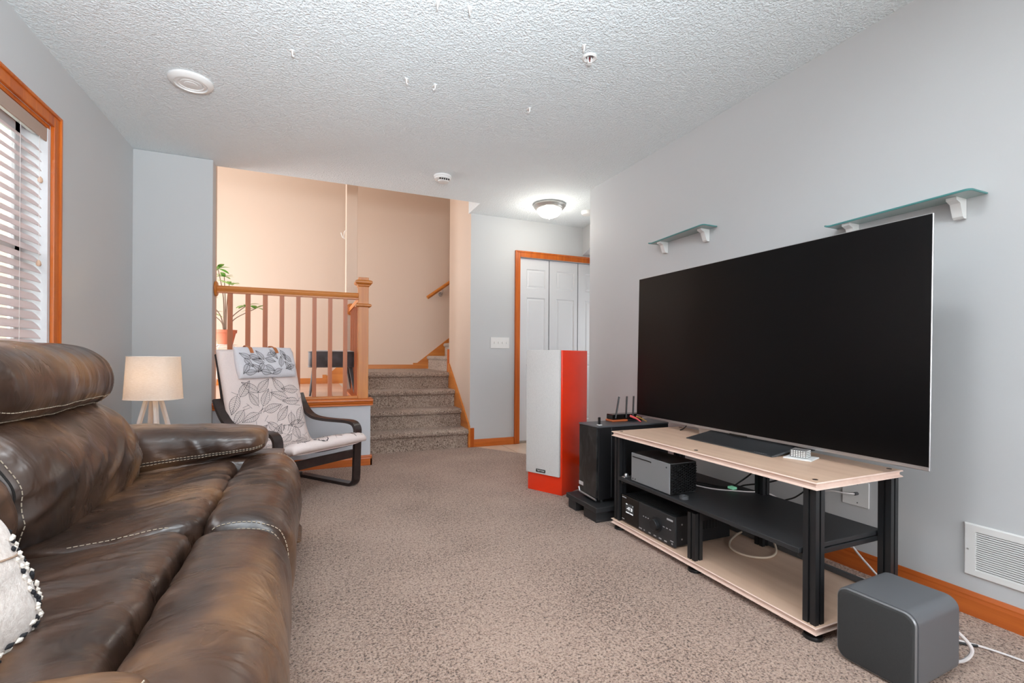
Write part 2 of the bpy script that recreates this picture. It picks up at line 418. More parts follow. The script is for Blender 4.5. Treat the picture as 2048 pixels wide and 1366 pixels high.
# dining floor and landing
m = MB(); m.box(-2.95, 0.362, 4.37, YBK, ZD-.2, ZD-.006)
df = struct('floor_dining', m, 'grout')
for k in range(17):
    y0 = 4.372+k*0.148; x = -2.9 - (k*37 % 5)*0.2
    while x < 0.355:
        a, b = max(x, -2.9), min(x+1.1, 0.36)
        if b-a > .05: MB().box(a+.0015, b-.0015, y0, min(y0+.145, YBK), ZD-.012, ZD).build('plank', 'dining_floor', df)
        x += 1.1

# stairs: four carpeted steps up to the landing
def nosed_step(mb, x0, x1, yr, z0, z1, yend):
    prof = [(yr, z0), (yr, z1-.052), (yr-.018, z1-.054), (yr-.030, z1-.044), (yr-.035, z1-.026), (yr-.030, z1-.010), (yr-.010, z1), (yend, z1), (yend, z0)]
    mb.prism(prof, 'x', x0, x1)
st = thing('staircase', (1.0, 4.68, 0), 'short flight of brown carpeted steps rising beside the newel post', 'stairs')
for i in range(4):
    yr = 4.69+0.253*i; mb = MB(); nosed_step(mb, 0.484, XS-.004, yr, 0.0, 0.189*(i+1), 5.600 if i == 3 else yr+0.253+.02)
    mb.build('step', 'stair_carpet', st, st.location, smooth=True, angle=60)
m = MB(); m.box(0.469, 1.595, 5.602, YBK-.022, .3, ZL); m.build('landing', 'stair_carpet', st, st.location)
up = thing('upper_staircase', (1.7, 6.2, ZL), 'pale carpeted steps turning up to the right beyond the landing', 'stairs')
for i in range(5):
    mb = MB(); x = 1.60+.25*i
    prof = [(x, ZL+.0), (x, ZL+.189*(i+1)-.052), (x-.014, ZL+.189*(i+1)-.05), (x-.026, ZL+.189*(i+1)-.026), (x-.01, ZL+.189*(i+1)), (x+.27, ZL+.189*(i+1)), (x+.27, ZL)]
    mb.prism(prof, 'y', 5.495, YBK-.03); mb.build('step', 'stair_carpet', up, up.location, smooth=True, angle=60)

# skirt boards and baseboards
def board_profile(t=.014, h=.088): return [(0, 0), (t, 0), (t, h-.03), (t-.003, h-.02), (t-.003, h-.014), (t-.007, h-.006), (t-.010, h), (0, h)]
m = MB(); m.prism([(XR-a, z) for a, z in board_profile()], 'y', YB, 3.57); struct('baseboard_right', m, 'oak_y')
m = MB(); m.prism([(XL+a, z) for a, z in board_profile()], 'y', YB, YF); struct('baseboard_left', m, 'oak_y')
m = MB(); m.prism([(YF-a, z) for a, z in board_profile()], 'x', XL+.014, -.70); struct('baseboard_far', m, 'oak_x')
m = MB(); m.prism([(4.245-a, z) for a, z in board_profile()], 'x', -.69, .496); m.box(.482, .496, 4.231, 4.68, 0, .08); struct('baseboard_ledge', m, 'oak_x')
m = MB(); m.prism([(YD-a, z) for a, z in board_profile(.013, .078)], 'x', 1.575, 2.03); struct('baseboard_entry', m, 'oak_x')
m = MB(); m.box(-2.85, 0.20, YBK-.014, YBK, ZD, ZD+.075); m.box(0.15, 0.20, YBK-.02, YBK, ZD, ZD+.12); m.box(0.47, 1.38, YBK-.016, YBK, ZL, ZL+.06); m.box(1.38, 1.44, YBK-.02, YBK, ZL, ZL+.085)
struct('baseboard_back', m, 'maple_x')
m = MB(); m.prism([(1.44, ZL), (1.44, ZL+.085), (3.4, ZL+1.62), (3.4, ZL)], 'y', YBK-.018, YBK-.001)
m.prism([(0.20, ZD), (0.20, ZD+.10), (0.468, ZL+.16), (0.468, ZD)], 'y', YBK-.018, YBK-.001); struct('trim_stringer_back', m, 'maple_x')
m = MB(); m.prism([(4.655, 0), (4.655, .22), (5.45, .86), (5.475, .86), (5.475, .5), (4.9, 0)], 'x', XS-.018, XS-.001); struct('trim_stringer_right', m, 'maple_y')
m = MB(); m.box(XS-.02, XS+.045, YD-.016, YD+.0, 0, .20, 0.002, 1); m.box(XS-.022, XS+.01, 5.475, 5.50, .62, 1.03, .002, 1); struct('trim_stringer_end', m, 'oak_z')

# ------------------------------------------------------------------ window in the left wall with blinds
m = MB()
for (y0, y1, z0, z1) in ((WY1, WY1+.062, WZ0-.06, WZ1+.066), (WY0-.062, WY0, WZ0-.06, WZ1+.066), (WY0, WY1, WZ1, WZ1+.066), (WY0, WY1, WZ0-.06, WZ0)):
    m.box(XL, XL+.018, y0, y1, z0, z1, .004, 2); 
m.box(XL, XL+.026, WY1+.046, WY1+.0625, WZ0-.0605, WZ1+.0665, .003, 1); m.box(XL, XL+.026, WY0-.062, WY1+.0455, WZ1+.05, WZ1+.0665, .003, 1)
win = struct('window_1', m, 'oak_z')
m = MB(); 
m.box(XL-.139, XL-.001, WY0, WY1, WZ1-.018, WZ1); m.box(XL-.139, XL+.012, WY0, WY1, WZ0, WZ0+.02)
m.build('jamb', 'oak_z', win)
for y0, y1 in ((WY1-.018, WY1), (WY0, WY0+.018)): MB().box(XL-.139, XL-.001, y0, y1, WZ0+.02, WZ1-.018).build('jamb', 'white_paint', win)
for y0, y1 in ((WY0+.018, 1.68), (1.70, WY1-.018)):
    m = MB()
    for a in ((y0, y0+.05, WZ0+.02, WZ1-.018), (y1-.05, y1, WZ0+.02, WZ1-.018), (y0, y1, WZ1-.07, WZ1-.018), (y0, y1, WZ0+.02, WZ0+.07), (y0, y1, 1.44, 1.49)):
        m.box(XL-.13, XL-.10, *a, .003, 1)
    sash = m.build('sash', 'white_paint', win)
    MB().box(XL-.118, XL-.112, y0+.04, y1-.04, WZ0+.06, WZ1-.06).build('pane', 'pane', sash)
bl = thing('window_blind', (XL-.03, 1.7, WZ1-.02), 'white horizontal slat blind lowered in the oak-framed window above the sofa', 'blinds')
m = MB(); m.box(XL-.062, XL-.012, WY0+.03, WY1-.022, WZ1-.055, WZ1-.02, .003, 1)
m.build('headrail', 'white_plastic', bl, bl.location)
m = MB(); m.box(XL-.011, XL-.003, WY0+.03, WY1-.022, WZ1-.085, WZ1-.02, .002, 1); m.build('valance', plain('taupe_valance', (170, 148, 134), .5), bl, bl.location)
z = WZ1-.125; slat0 = None
while z > WZ0+.06:
    if slat0 is None:
        m = MB(); w = .05; n = 6; rg = []
        for y in (WY0+.035, WY1-.03):
            top = [((-w/2+w*i/n), 0.0028*math.cos(PI*(i/n-.5))+.0012) for i in range(n+1)]
            bot = [((w/2-w*i/n), 0.0028*math.cos(PI*(i/n-.5))-.0012) for i in range(n+1)]
            rg.append([(a, y, b) for a, b in top+bot])
        m.rings(rg); m.xform(Matrix.Rotation(math.radians(50), 4, 'Y'))
        m.xform(Matrix.Translation((XL-.036, 0, z))); slat0 = m.build('slat', 'slat', bl, bl.location, smooth=True); z0s = z
    else: clone(slat0, (0, 0, z-z0s))
    z -= .0452
MB().box(XL-.062, XL-.012, WY0+.035, WY1-.03, WZ0+.025, WZ0+.045, .004, 1).build('bottom_rail', 'slat', bl, bl.location)
m = MB()
for y in (2.80, 2.1, 1.3, .6):
    MB().tube([(XL-.012, y, WZ1-.05), (XL-.012, y, WZ0+.04)], .0009, 5).build('ladder_cord', 'white_cable', bl, bl.location)
m = MB().tube([(XL-.004, 2.94, WZ1-.06), (XL-.004, 2.94, 1.40)], .001, 5); m.build('pull_cord', 'white_cable', bl, bl.location)
for y, z in ((2.94, 1.40), (2.95, 1.80)): MB().lathe([(.002, 0), (.008, -.008), (.010, -.022), (.006, -.03)], (XL-.004, y, z), 12).build('cord_tassel', 'stand_wood', bl, bl.location, smooth=True)
# outdoors
m = MB().box(-30, -1.4, -20, 30, -.6, -.5); tag(m.build('lawn', 'lawn'), kind='structure')
m = MB().box(-9.4, -9.0, -4, 12, -.5, 4.6); m.prism([(-10.2, 4.4), (-8.7, 4.4), (-9.4, 6.0)], 'y', -4.2, 12.2)
tag(m.build('neighbour_house', 'siding'), 'pale pink sided house seen dimly through the blind slats', 'building')

# ------------------------------------------------------------------ closet door
m = MB()
m.box(2.032, 2.093, YD-.018, YD, 0, 2.10, .004, 2); m.box(2.0935, 3.44, YD-.018, YD, 2.035, 2.10)
m.box(2.0315, 2.048, YD-.026, YD, 0, 2.1005, .003, 1); m.box(2.0485, 3.44, YD-.026, YD, 2.084, 2.1005, .003, 1)
struct('trim_closet_door', m, 'oak_z')
door = None
m = MB(); m.box(2.093, 3.46, YD+.10, YD+.12, 0.0, 2.035); dr = struct('door_1', m, 'dark')
lx = [2.100, 2.468, 2.847]
leaf0 = None
for li in range(3):
    x0 = lx[0]; x1 = 2.462
    if leaf0 is None:
        m = MB(); Y0 = YD+.03
        pans = [(2.187, 2.42, 1.705, 1.918), (2.187, 2.42, .96, 1.602), (2.187, 2.42, .22, .86)]
        # frame with recessed raised panels
        zs = [0.02, .22, .86, .96, 1.602, 1.705, 1.918, 2.03]
        m.box(x0, 2.187, Y0, Y0+.032, .02, 2.03); m.box(2.42, x1, Y0, Y0+.032, .02, 2.03)
        for a, b in ((.02, .22), (.86, .96), (1.602, 1.705), (1.918, 2.03)): m.box(2.187, 2.42, Y0, Y0+.032, a, b)
        leaf0 = m.build('door_leaf', 'white_paint', dr)
        for (a, b, c, d) in pans:
            p = MB(); e = .012; g = .032
            o1 = [(a, Y0, c), (b, Y0, c), (b, Y0, d), (a, Y0, d)]
            o2 = [(a+e, Y0+.010, c+e), (b-e, Y0+.010, c+e), (b-e, Y0+.010, d-e), (a+e, Y0+.010, d-e)]
            o3 = [(a+g, Y0+.003, c+g), (b-g, Y0+.003, c+g), (b-g, Y0+.003, d-g), (a+g, Y0+.003, d-g)]
            p.rings([o1, o2, o3], cap=False); p.bm.faces.new(list(p.bm.verts)[-4:]); p.build('raised_panel', 'white_paint', leaf0)
    else:
        c = leaf0.copy(); COL.objects.link(c); c.location.x = 0.375*li; 
        for ch in leaf0.children:
            g = ch.copy(); COL.objects.link(g); g.parent = c

# ------------------------------------------------------------------ railing on the ledge
YR = 4.30
rl = thing('stair_railing', (-.15, YR, 0.515), 'maple railing with square balusters between the grey wall and the newel post', 'railing')
o = rl.location
m = MB()
cap = [(4.205, .562), (4.208, .572), (4.215, .578), (4.39, .578), (4.395, .570), (4.395, .548), (4.385, .545), (4.385, .520), (4.222, .520), (4.222, .532), (4.214, .545), (4.212, .555)]
m.prism(cap, 'x', -.72, .500); m.build('cap_board', 'oak_x', rl, o)
m = MB(); m.box(-.693, .38, YR-.022, YR+.022, .578, .600, .003, 1); m.build('bottom_rail', 'maple_x', rl, o)
def handrail_prof(c, z): return [(c-.026, z), (c+.026, z), (c+.026, z+.012), (c+.020, z+.020), (c+.024, z+.034), (c+.022, z+.046), (c+.012, z+.056), (c-.012, z+.056), (c-.022, z+.046), (c-.024, z+.034), (c-.020, z+.020), (c-.026, z+.012)]
m = MB().prism(handrail_prof(YR, 1.438), 'x', -.678, .385); m.build('top_rail', 'maple_x', rl, o)
m = MB().lathe([(.052, 0), (.060, .006), (.060, .016), (.050, .022)], (-.695, YR, 1.468), 28, 'x'); m.build('rosette', 'maple_z', rl, o, smooth=True)
xs = [-.588, -.464, -.341, -.219, -.096, .028, .152, .274]
b0 = MB().box(xs[0]-.0165, xs[0]+.0165, YR-.0165, YR+.0165, .598, 1.44).build('baluster', 'baluster_wood', rl, o)
for x in xs[1:]: clone(b0, (x-xs[0], 0, 0))
nw = thing('newel_post', (.421, YR, .578), 'square maple newel post with moulded cap at the corner of the railing', 'post')
o = nw.location
m = MB(); m.box(.379, .463, YR-.042, YR+.042, .578, 1.63, .002, 1); m.build('post', 'maple_z', nw, o)
m = MB(); c = (.421, YR)
def sq(mb, levels):
    mb.rings([[(c[0]-r, c[1]-r, z), (c[0]+r, c[1]-r, z), (c[0]+r, c[1]+r, z), (c[0]-r, c[1]+r, z)] for r, z in levels])
sq(m, [(.043, 1.548), (.050, 1.556), (.052, 1.566), (.066, 1.574), (.072, 1.582), (.072, 1.592), (.066, 1.600), (.054, 1.606), (.044, 1.608)]); m.build('cap_moulding', 'maple_x', nw, o)
m = MB(); sq(m, [(.043, 1.372), (.060, 1.376), (.065, 1.382), (.065, 1.390), (.058, 1.398), (.043, 1.402)]); m.build('collar_moulding', 'maple_x', nw, o)
r2 = thing('landing_railing', (.41, 4.9, .578), 'maple railing running back from the newel post beside the steps', 'railing'); o = r2.location
prof = handrail_prof(.408, 1.425)
m = MB().prism(prof, 'y', YR+.044, 5.43); m.build('top_rail', 'maple_y', r2, o)
m = MB(); m.box(.345, .483, 4.398, 5.44, .520, .578, .004, 1); m.build('cap_board', 'oak_y', r2, o)
m = MB().lathe([(.056, 0), (.064, -.008), (.064, -.018), (.052, -.024)], (.408, 5.44, 1.452), 28, 'y'); m.build('rosette', 'maple_z', r2, o, smooth=True)
b0 = MB().box(.3915, .4245, 4.445, 4.478, .578, 1.427).build('baluster', 'baluster_wood', r2, o)
for k in range(1, 8): clone(b0, (0, .122*k, 0))
# hand rail on the back wall
hr = thing('wall_handrail', (1.5, YBK-.06, 1.8), 'short sloping wooden handrail on the beige wall above the landing', 'handrail'); o = hr.location
m = MB().tube([(1.57, YBK-.075, 1.80), (1.60, YBK-.075, 1.822), (3.2, YBK-.075, 3.0)], .026, 14); m.build('rail', 'maple_x', hr, o, smooth=True)
m = MB().tube([(1.80, YBK-.075, 1.95), (1.80, YBK-.075, 1.905), (1.785, YBK-.03, 1.87), (1.785, YBK-.002, 1.87)], .008, 8); m.lathe([(.03, -.012), (.034, -.002)], (1.785, YBK, 1.87), 20, 'y'); m.build('bracket', 'silver', hr, o, smooth=True)
hk = MB().tube([(.351, 5.50, 2.33), (.335, 5.50, 2.31), (.328, 5.50, 2.26), (.340, 5.50, 2.235), (.318, 5.50, 2.25), (.300, 5.50, 2.30)], .006, 8).build('wall_hook', 'white_plastic', smooth=True)
tag(hk, 'small white hook on the beige column above the railing', 'hook')

# ------------------------------------------------------------------ switch plate, vent, outlet
sw = thing('switch_plate', (1.863, YD, 1.095), 'white four gang switch plate beside the closet door trim', 'light switch'); o = sw.location
MB().box(1.756, 1.970, YD-.006, YD-.0005, 1.036, 1.152, .002, 2).build('plate', 'white_plastic', sw, o)
for k in range(4):
    MB().box(1.793+.046*k, 1.805+.046*k, YD-.016, YD-.005, 1.086, 1.106, .002, 1).build('toggle', 'white_plastic', sw, o)
vt = thing('wall_vent', (XR, .55, .245), 'white metal air return grille low on the wall behind the small grey speaker', 'vent'); o = vt.location
VY0, VY1, VZ0, VZ1 = .30, .957, .148, .342
m = MB(); fr = lambda x, e: [(x, VY0+e, VZ0+e), (x, VY1-e, VZ0+e), (x, VY1-e, VZ1-e), (x, VY0+e, VZ1-e)]
fi = lambda x: [(x, VY0+.034, VZ0+.024), (x, VY1-.034, VZ0+.024), (x, VY1-.034, VZ1-.027), (x, VY0+.034, VZ1-.027)]
m.rings([fr(XR-.0005, 0), fr(XR-.006, 0), fr(XR-.010, .004), fi(XR-.010), fi(XR-.0005)], cap=False)
m.build('frame', 'white_plastic', vt, o)
MB().box(XR-.0024, XR-.0005, VY0+.03, VY1-.03, VZ0+.02, VZ1-.02).build('backing', 'dark', vt, o)
l0 = None; n = 18; h = (VZ1-.027-VZ0-.024)/n
for k in range(n):
    if l0 is None: l0 = MB().prism([(XR-.0085, VZ0+.024), (XR-.0085, VZ0+.024+h*.34), (XR-.0045, VZ0+.024+h*.62), (XR-.0040, VZ0+.024+h*.50)], 'y', VY0+.034, VY1-.034).build('louvre', 'white_plastic', vt, o)
    else: clone(l0, (0, 0, h*k))
MB().lathe([(.004, 0), (.003, -.002)], (XR-.009, VY1-.012, .245), 10, 'x').build('screw', 'steel', vt, o)
cp = thing('coax_outlet', (XR, 1.345, .345), 'white wall plate with a coax plug seen behind the television stand', 'outlet'); o = cp.location
MB().box(XR-.006, XR-.0005, 1.288, 1.402, .288, .402, .002, 2).build('plate', 'white_plastic', cp, o)
MB().lathe([(.007, 0), (.007, -.018), (.004, -.02)], (XR-.006, 1.336, .345), 12, 'x').build('socket', 'grey_metal', cp, o, smooth=True)
for z in (.303, .387): MB().lathe([(.003, 0), (.002, -.002)], (XR-.006, 1.336, z), 8, 'x').build('screw', 'grey_metal', cp, o)
pc = catmull([(XR-.026, 1.336, .345), (XR-.05, 1.36, .345), (XR-.07, 1.44, .335), (XR-.06, 1.52, .26), (XR-.05, 1.53, .15), (XR-.05, 1.50, .02)], 8)
tag(MB().tube(pc, .003, 8).build('coax_cable', 'white_cable', smooth=True), 'thin white coax cable curving down from the wall plate behind the stand', 'cable')

# ------------------------------------------------------------------ ceiling things
def disc(name, x, y, prof, label, cat, mat='white_plastic', group=None, n=40):
    t = thing(name, (x, y, H), label, cat, group); return t
t = disc('ceiling_speaker', -.606, 3.035, None, 'round white ringed disc on the ceiling above the armchair', 'ceiling fixture')
MB().lathe([(.105, 0), (.105, -.010), (.095, -.020), (.078, -.024), (.075, -.016)], (0, 0, 0), 48).build('rim', 'white_plastic', t, smooth=True)
MB().lathe([(.072, 0), (.072, -.018), (.060, -.021), (.057, -.015), (.050, -.015), (.047, -.020), (.040, -.020)], (0, 0, 0), 48).build('ring', 'white_plastic', t, smooth=True)
MB().lathe([(.036, 0), (.036, -.014), (.030, -.022), (.0, -.024)], (0, 0, 0), 48, cap=False).build('centre_cap', 'white_plastic', t, smooth=True)
t = disc('smoke_detector', .995, 3.80, None, 'round white smoke detector on the ceiling in front of the beige hall', 'smoke detector')
MB().lathe([(.072, 0), (.072, -.014), (.066, -.018), (.066, -.03), (.055, -.036)], (0, 0, 0), 40).build('body', 'white_plastic', t, smooth=True)
MB().lathe([(.045, -.034), (.042, -.046), (.0, -.05)], (.008, .008, 0), 32, cap=False).build('sensor_dome', 'white_plastic', t, smooth=True)
m = MB(); [m.box(-.04+.018*k, -.03+.018*k, -.060, -.052, -.046, -.036) for k in range(5)]; m.build('sensor_slot', 'dark', t)
t = disc('hall_detector', 2.60, 4.12, None, 'white detector half hidden behind the wall edge beside the ceiling light', 'smoke detector')
MB().lathe([(.065, 0), (.065, -.018), (.055, -.034), (.03, -.038)], (0, 0, 0), 32).build('body', 'white_plastic', t, smooth=True)
t = disc('sprinkler_head', 1.262, 1.99, None, 'white recessed fire sprinkler head with a red bulb in the ceiling', 'sprinkler')
MB().lathe([(.036, 0), (.037, -.005), (.030, -.009), (.022, -.006), (.016, .004)], (0, 0, 0), 32).build('escutcheon', 'white_plastic', t, smooth=True)
m = MB(); m.tube([(-.010, 0, 0), (-.010, 0, -.022), (0, 0, -.030)], .003, 8); m.tube([(.010, 0, 0), (.010, 0, -.022), (0, 0, -.030)], .003, 8); m.lathe([(.012, -.030), (.012, -.033)], (0, 0, 0), 16); m.build('frame_arm', 'white_plastic', t, smooth=True)
MB().tube([(0, 0, 0), (0, 0, -.026)], .0025, 8).build('bulb', plain('dark_red_glass', (120, 40, 44), .2), t)
MB().lathe([(.02, .002), (.02, -.0005)], (0, 0, 0), 20).build('recess', plain('shadow_grey', (120, 112, 112), .8), t)  # flat disc, the shade of the recess is put into its grey
hooks = [(-.088, 2.537), (.467, 2.546), (.616, 2.541), (.616, 1.916), (1.193, 2.548), (.481, 1.939), (1.191, 1.929)]
hl = ['above the far sofa arm', 'left one of the close pair at mid ceiling', 'right one of the close pair at mid ceiling', 'right one of the pair at the top edge of the ceiling', 'alone between the sprinkler and the smoke detector', 'left one of the pair at the top edge of the ceiling', 'touching the sprinkler head']
h0 = None
for (x, y), w in zip(hooks, hl):
    if h0 is None:
        h0 = thing('ceiling_hook', (x, y, H), '', 'hook', 'white adhesive hooks on the ceiling')
        m = MB(); m.box(-.010, .010, -.018, .018, -.005, 0, .003, 2); m.build('backing', 'white_plastic', h0, smooth=True)
        MB().tube(catmull([(0, -.012, -.004), (0, -.010, -.018), (0, 0, -.024), (0, .012, -.020), (0, .014, -.012)], 6), .0035, 8).build('hook', 'white_plastic', h0, smooth=True)
        t = h0
    else:
        t = copy_tree(h0); t.location = (x, y, H)
    t['label'] = 'white ceiling hook, ' + w
    t.rotation_euler = (0, 0, random.uniform(-.5, .5))
lt = thing('ceiling_light', (2.140, 4.085, H), 'lit frosted glass dome ceiling light with a brushed nickel ring in the entry', 'ceiling light')
MB().lathe([(.150, 0), (.158, -.008), (.158, -.018), (.150, -.024), (.146, -.034), (.136, -.044), (.122, -.050)], (0, 0, 0), 48).build('pan', 'steel', lt, smooth=True)
MB().lathe([(.122, -.046), (.120, -.062), (.108, -.088), (.085, -.110), (.050, -.124), (.012, -.130)], (0, 0, 0), 48).build('bowl', 'bowl', lt, smooth=True)
MB().lathe([(.016, -.126), (.016, -.132), (.006, -.136), (.008, -.142), (.0, -.147)], (0, 0, 0), 16, cap=False).build('finial', 'steel', lt, smooth=True)
pl = bpy.data.lights.new('entry_bulb', 'POINT'); pl.energy = 9; pl.color = (1, .93, .82); pl.shadow_soft_size = .1
po = bpy.data.objects.new('entry_bulb', pl); COL.objects.link(po); po.location = (2.14, 4.085, 2.24)

# ------------------------------------------------------------------ glass wall shelves
def wall_shelf(y0, y1, z, depth, label):
    t = thing('glass_shelf', (XR, (y0+y1)/2, z), label, 'shelf', 'frosted glass shelves on the right wall'); o = t.location
    r = .018; pts = []
    for cx, cy, a0 in ((XR-depth+r, y0+r, 180), (XR-depth+r, y1-r, 90)):
        arc = [(cx+r*math.cos(math.radians(a0+(90*k/5)*(1 if a0 == 180 else -1))), cy+r*math.sin(math.radians(a0+(90*k/5)*(1 if a0 == 180 else -1)))) for k in range(6)]
        pts.append(arc)
    poly = [(XR-.004, y0)] + pts[0][::-1] + pts[1][::-1] + [(XR-.004, y1)]
    pts2 = poly
    MB().prism(pts2, 'z', z, z+.007).build('glass', 'shelf_glass', t, o)
    m = MB(); ed = [(p[0], p[1], z+.0035) for p in pts2]; m.tube(ed, .0042, 6); m.build('edge', 'shelf_edge', t, o)
    for y in (y0+.075, y1-.075):
        m = MB()
        prof = [(XR-.001, z-.075), (XR-.001, z+.012), (XR-.030, z+.012), (XR-.030, z+.007), (XR-.012, z+.007), (XR-.012, z), (XR-depth*.62, z), (XR-depth*.62, z-.010), (XR-.045, z-.020), (XR-.026, z-.068), (XR-.018, z-.075)]
        m.prism(prof, 'y', y-.016, y+.016); m.build('bracket', 'white_plastic', t, o)
    return t
wall_shelf(2.15, 2.67, 1.755, .115, 'small frosted glass shelf on white brackets above the left part of the television')
wall_shelf(.90, 1.43, 1.565, .115, 'frosted glass shelf on white brackets above the right corner of the television')

# ================================================================== TV STAND
SX0, SX1, SY0, SY1 = 1.555, 2.045, 1.038, 2.201
ts = thing('tv_stand', (1.80, 1.62, 0), 'low media stand with pale maple boards and black profile legs', 'tv stand'); o = ts.location
def moulded_board(z0, z1, name):
    prof = [(0, 0), (.003, .004), (.010, .30), (.010, .70), (.003, .90), (0, 1.0)]   # concave edge: inset, fraction of the thickness
    pr = [(.000, 0), (.001, .10), (.0075, .30), (.0085, .55), (.006, .74), (.0005, .80), (.0, .88), (.003, 1.0)]
    rg = []
    for ins, f in pr:
        z = z0+(z1-z0)*f
        rg.append([(SX0+ins, SY0+ins, z), (SX1-ins, SY0+ins, z), (SX1-ins, SY1-ins, z), (SX0+ins, SY1-ins, z)])
    b_ = MB().rings(rg).build(name, 'stand_wood', ts, o); b_.data.materials.append(M['stand_edge'])
    for p in b_.data.polygons:
        if abs(p.normal.z) < .98: p.material_index = 1
moulded_board(.5147, .540, 'top_board'); moulded_board(.029, .053, 'bottom_board')
def profile_leg(x, y, z0, z1):
    s = .0225; g = .004; d = .007
    poly = []
    # square extrusion with two slots per face
    def side(p, q):
        out = [p]
        L = Vector(q)-Vector(p); nrm = Vector((-L.y, L.x)).normalized(); l = L.length; u = L.normalized()
        for c in ((l/2),):
            a = Vector(p)+u*(c-g); b = Vector(p)+u*(c+g)
            out += [tuple(a), tuple(a+nrm*d), tuple(b+nrm*d), tuple(b)]
        return out
    cs = [(x-s, y-s), (x+s, y-s), (x+s, y+s), (x-s, y+s)]
    for i in range(4): poly += side(cs[i], cs[(i+1) % 4])
    return MB().prism(poly, 'z', z0, z1)
lp = [(1.590, 1.071), (1.590, 1.610), (1.590, 2.165), (2.012, 1.071), (2.012, 1.610), (2.012, 2.165)]
for (x, y) in lp:
    zt = .5147 if not (x < 1.7 and abs(y-1.61) < .01) else .262
    profile_leg(x, y, .053, zt).build('leg', 'black_metal', ts, o)
    MB().lathe([(.030, .0), (.031, .004), (.028, .012), (.014, .016), (.014, .029)], (x, y, 0), 24).build('foot', 'black_plastic', ts, o, smooth=True)
    if zt > .5:
        MB().lathe([(.009, .0), (.008, .0012)], (x+.006, y, .540), 14).build('screw_cap', plain('dark_brown_plastic', (40, 24, 18), .4) if 'cap' not in M else M['cap'], ts, o)
MB().lathe([(.009, .0), (.008, .0012)], (1.592, 1.61, .540), 14).build('screw_cap', 'black_plastic', ts, o)
m = MB(); m.box(1.556, 2.030, 1.100, 2.140, .282, .299, .0015, 1); m.build('middle_shelf', 'black_board', ts, o)
m = MB(); m.box(1.575, 2.02, 1.094, 1.118, .262, .281, .002, 1); m.build('shelf_rail', 'black_metal', ts, o)
m = MB(); m.box(1.575, 2.02, 2.120, 2.142, .262, .281, .002, 1); m.build('shelf_rail', 'black_metal', ts, o)
m = MB(); m.box(2.000, 2.022, 1.094, 2.142, .262, .281, .002, 1); m.build('shelf_rail', 'black_metal', ts, o)
m = MB(); m.box(2.028, 2.044, 1.06, 2.18, .053, .075, .002, 1); m.build('back_rail', 'grey_metal', ts, o)

# television
TX = 1.915
tv = thing('television', (TX, 1.65, .54), 'very large flat black television standing on the maple media stand', 'television'); o = tv.location
tilt = Matrix.Translation((TX, 0, .585)) @ Matrix.Rotation(math.radians(.9), 4, 'Y') @ Matrix.Translation((-TX, 0, -.585))
TY0, TY1, TZ0, TZ1 = .896, 2.440, .588, 1.452
m = MB(); m.box(TX, TX+.006, TY0, TY1, TZ0, TZ1, .0015, 1, tilt); m.build('panel', 'silver', tv, o)
m = MB(); m.box(TX-.0012, TX+.0005, TY0+.003, TY1-.003, TZ0+.004, TZ1-.003, 0, 1, tilt); m.build('screen', 'tv_screen', tv, o)
m = MB(); m.box(TX+.006, TX+.045, 1.05, 2.28, TZ0+.04, TZ0+.52, .008, 2, tilt); m.build('electronics_housing', 'black_plastic', tv, o)
m = MB(); m.box(TX-.0005, TX+.012, TY0, TY1, TZ0-.010, TZ0+.002, .002, 1, tilt); m.build('lower_trim', 'silver', tv, o)
m = MB(); m.box(TX-.004, TX+.0, 1.615, 1.715, TZ0-.013, TZ0-.006, .001, 1); m.build('sensor_bar', 'black_gloss', tv, o)
# slanted stand plate
m = MB(); m.prism([(1.775, .5405), (1.775, .5445), (1.945, .572), (1.950, .566), (1.800, .5405)], 'y', 1.375, 1.862); m.build('base_plate', 'grey_metal', tv, o)
m = MB(); m.prism([(1.7745, .5447), (1.7765, .5455), (1.944, .5735), (1.946, .572)], 'y', 1.378, 1.859); m.build('base_cover', 'black_board', tv, o)
m = MB(); m.prism([(1.950, .5405), (1.950, .580), (1.962, .592), (1.975, .592), (1.975, .5405)], 'y', 1.400, 1.95); m.build('stand_upright', 'silver', tv, o)
m = MB(); m.box(1.935, 1.990, 1.375, 1.4, .5405, .592, .002, 1); m.box(1.99, 2.09, 1.40, 1.95, .5405, .556, .003, 1); m.build('stand_foot', 'black_metal', tv, o)
m = MB(); [m.box(1.7832, 1.7838, 1.405+.011*k, 1.413+.011*k, .5470, .5476) for k in range(6)]; m.build('maker_mark', 'mark', tv, o)

co = MB(); co.box(-.052, .052, -.052, .052, 0, .006, .002, 1); co.xform(Matrix.Rotation(math.radians(18), 4, 'Z')); 
cst = co.build('coaster', 'white_plastic'); cst.location = (1.875, 1.318, .5402); tag(cst, 'square white coaster on the maple board beside the television base', 'coaster')
cb = thing('trinket_box', (1.880, 1.325, .5464), 'small patterned mirrored cube sitting on the white coaster', 'box', rz=math.radians(18))
MB().box(-.030, .030, -.030, .030, 0, .030, .002, 1).build('body', 'glass_print', cb)
m = MB()
for i in range(6):
    for j in range(4):
        m.box(-.0316, -.0300, -.026+.009*i, -.021+.009*i, .003+.007*j, .007+.007*j); m.box(-.026+.009*i, -.021+.009*i, -.0316, -.030, .003+.007*j, .007+.007*j)
tag(m.build('mosaic', 'white_plastic', cb), kind='stuff')

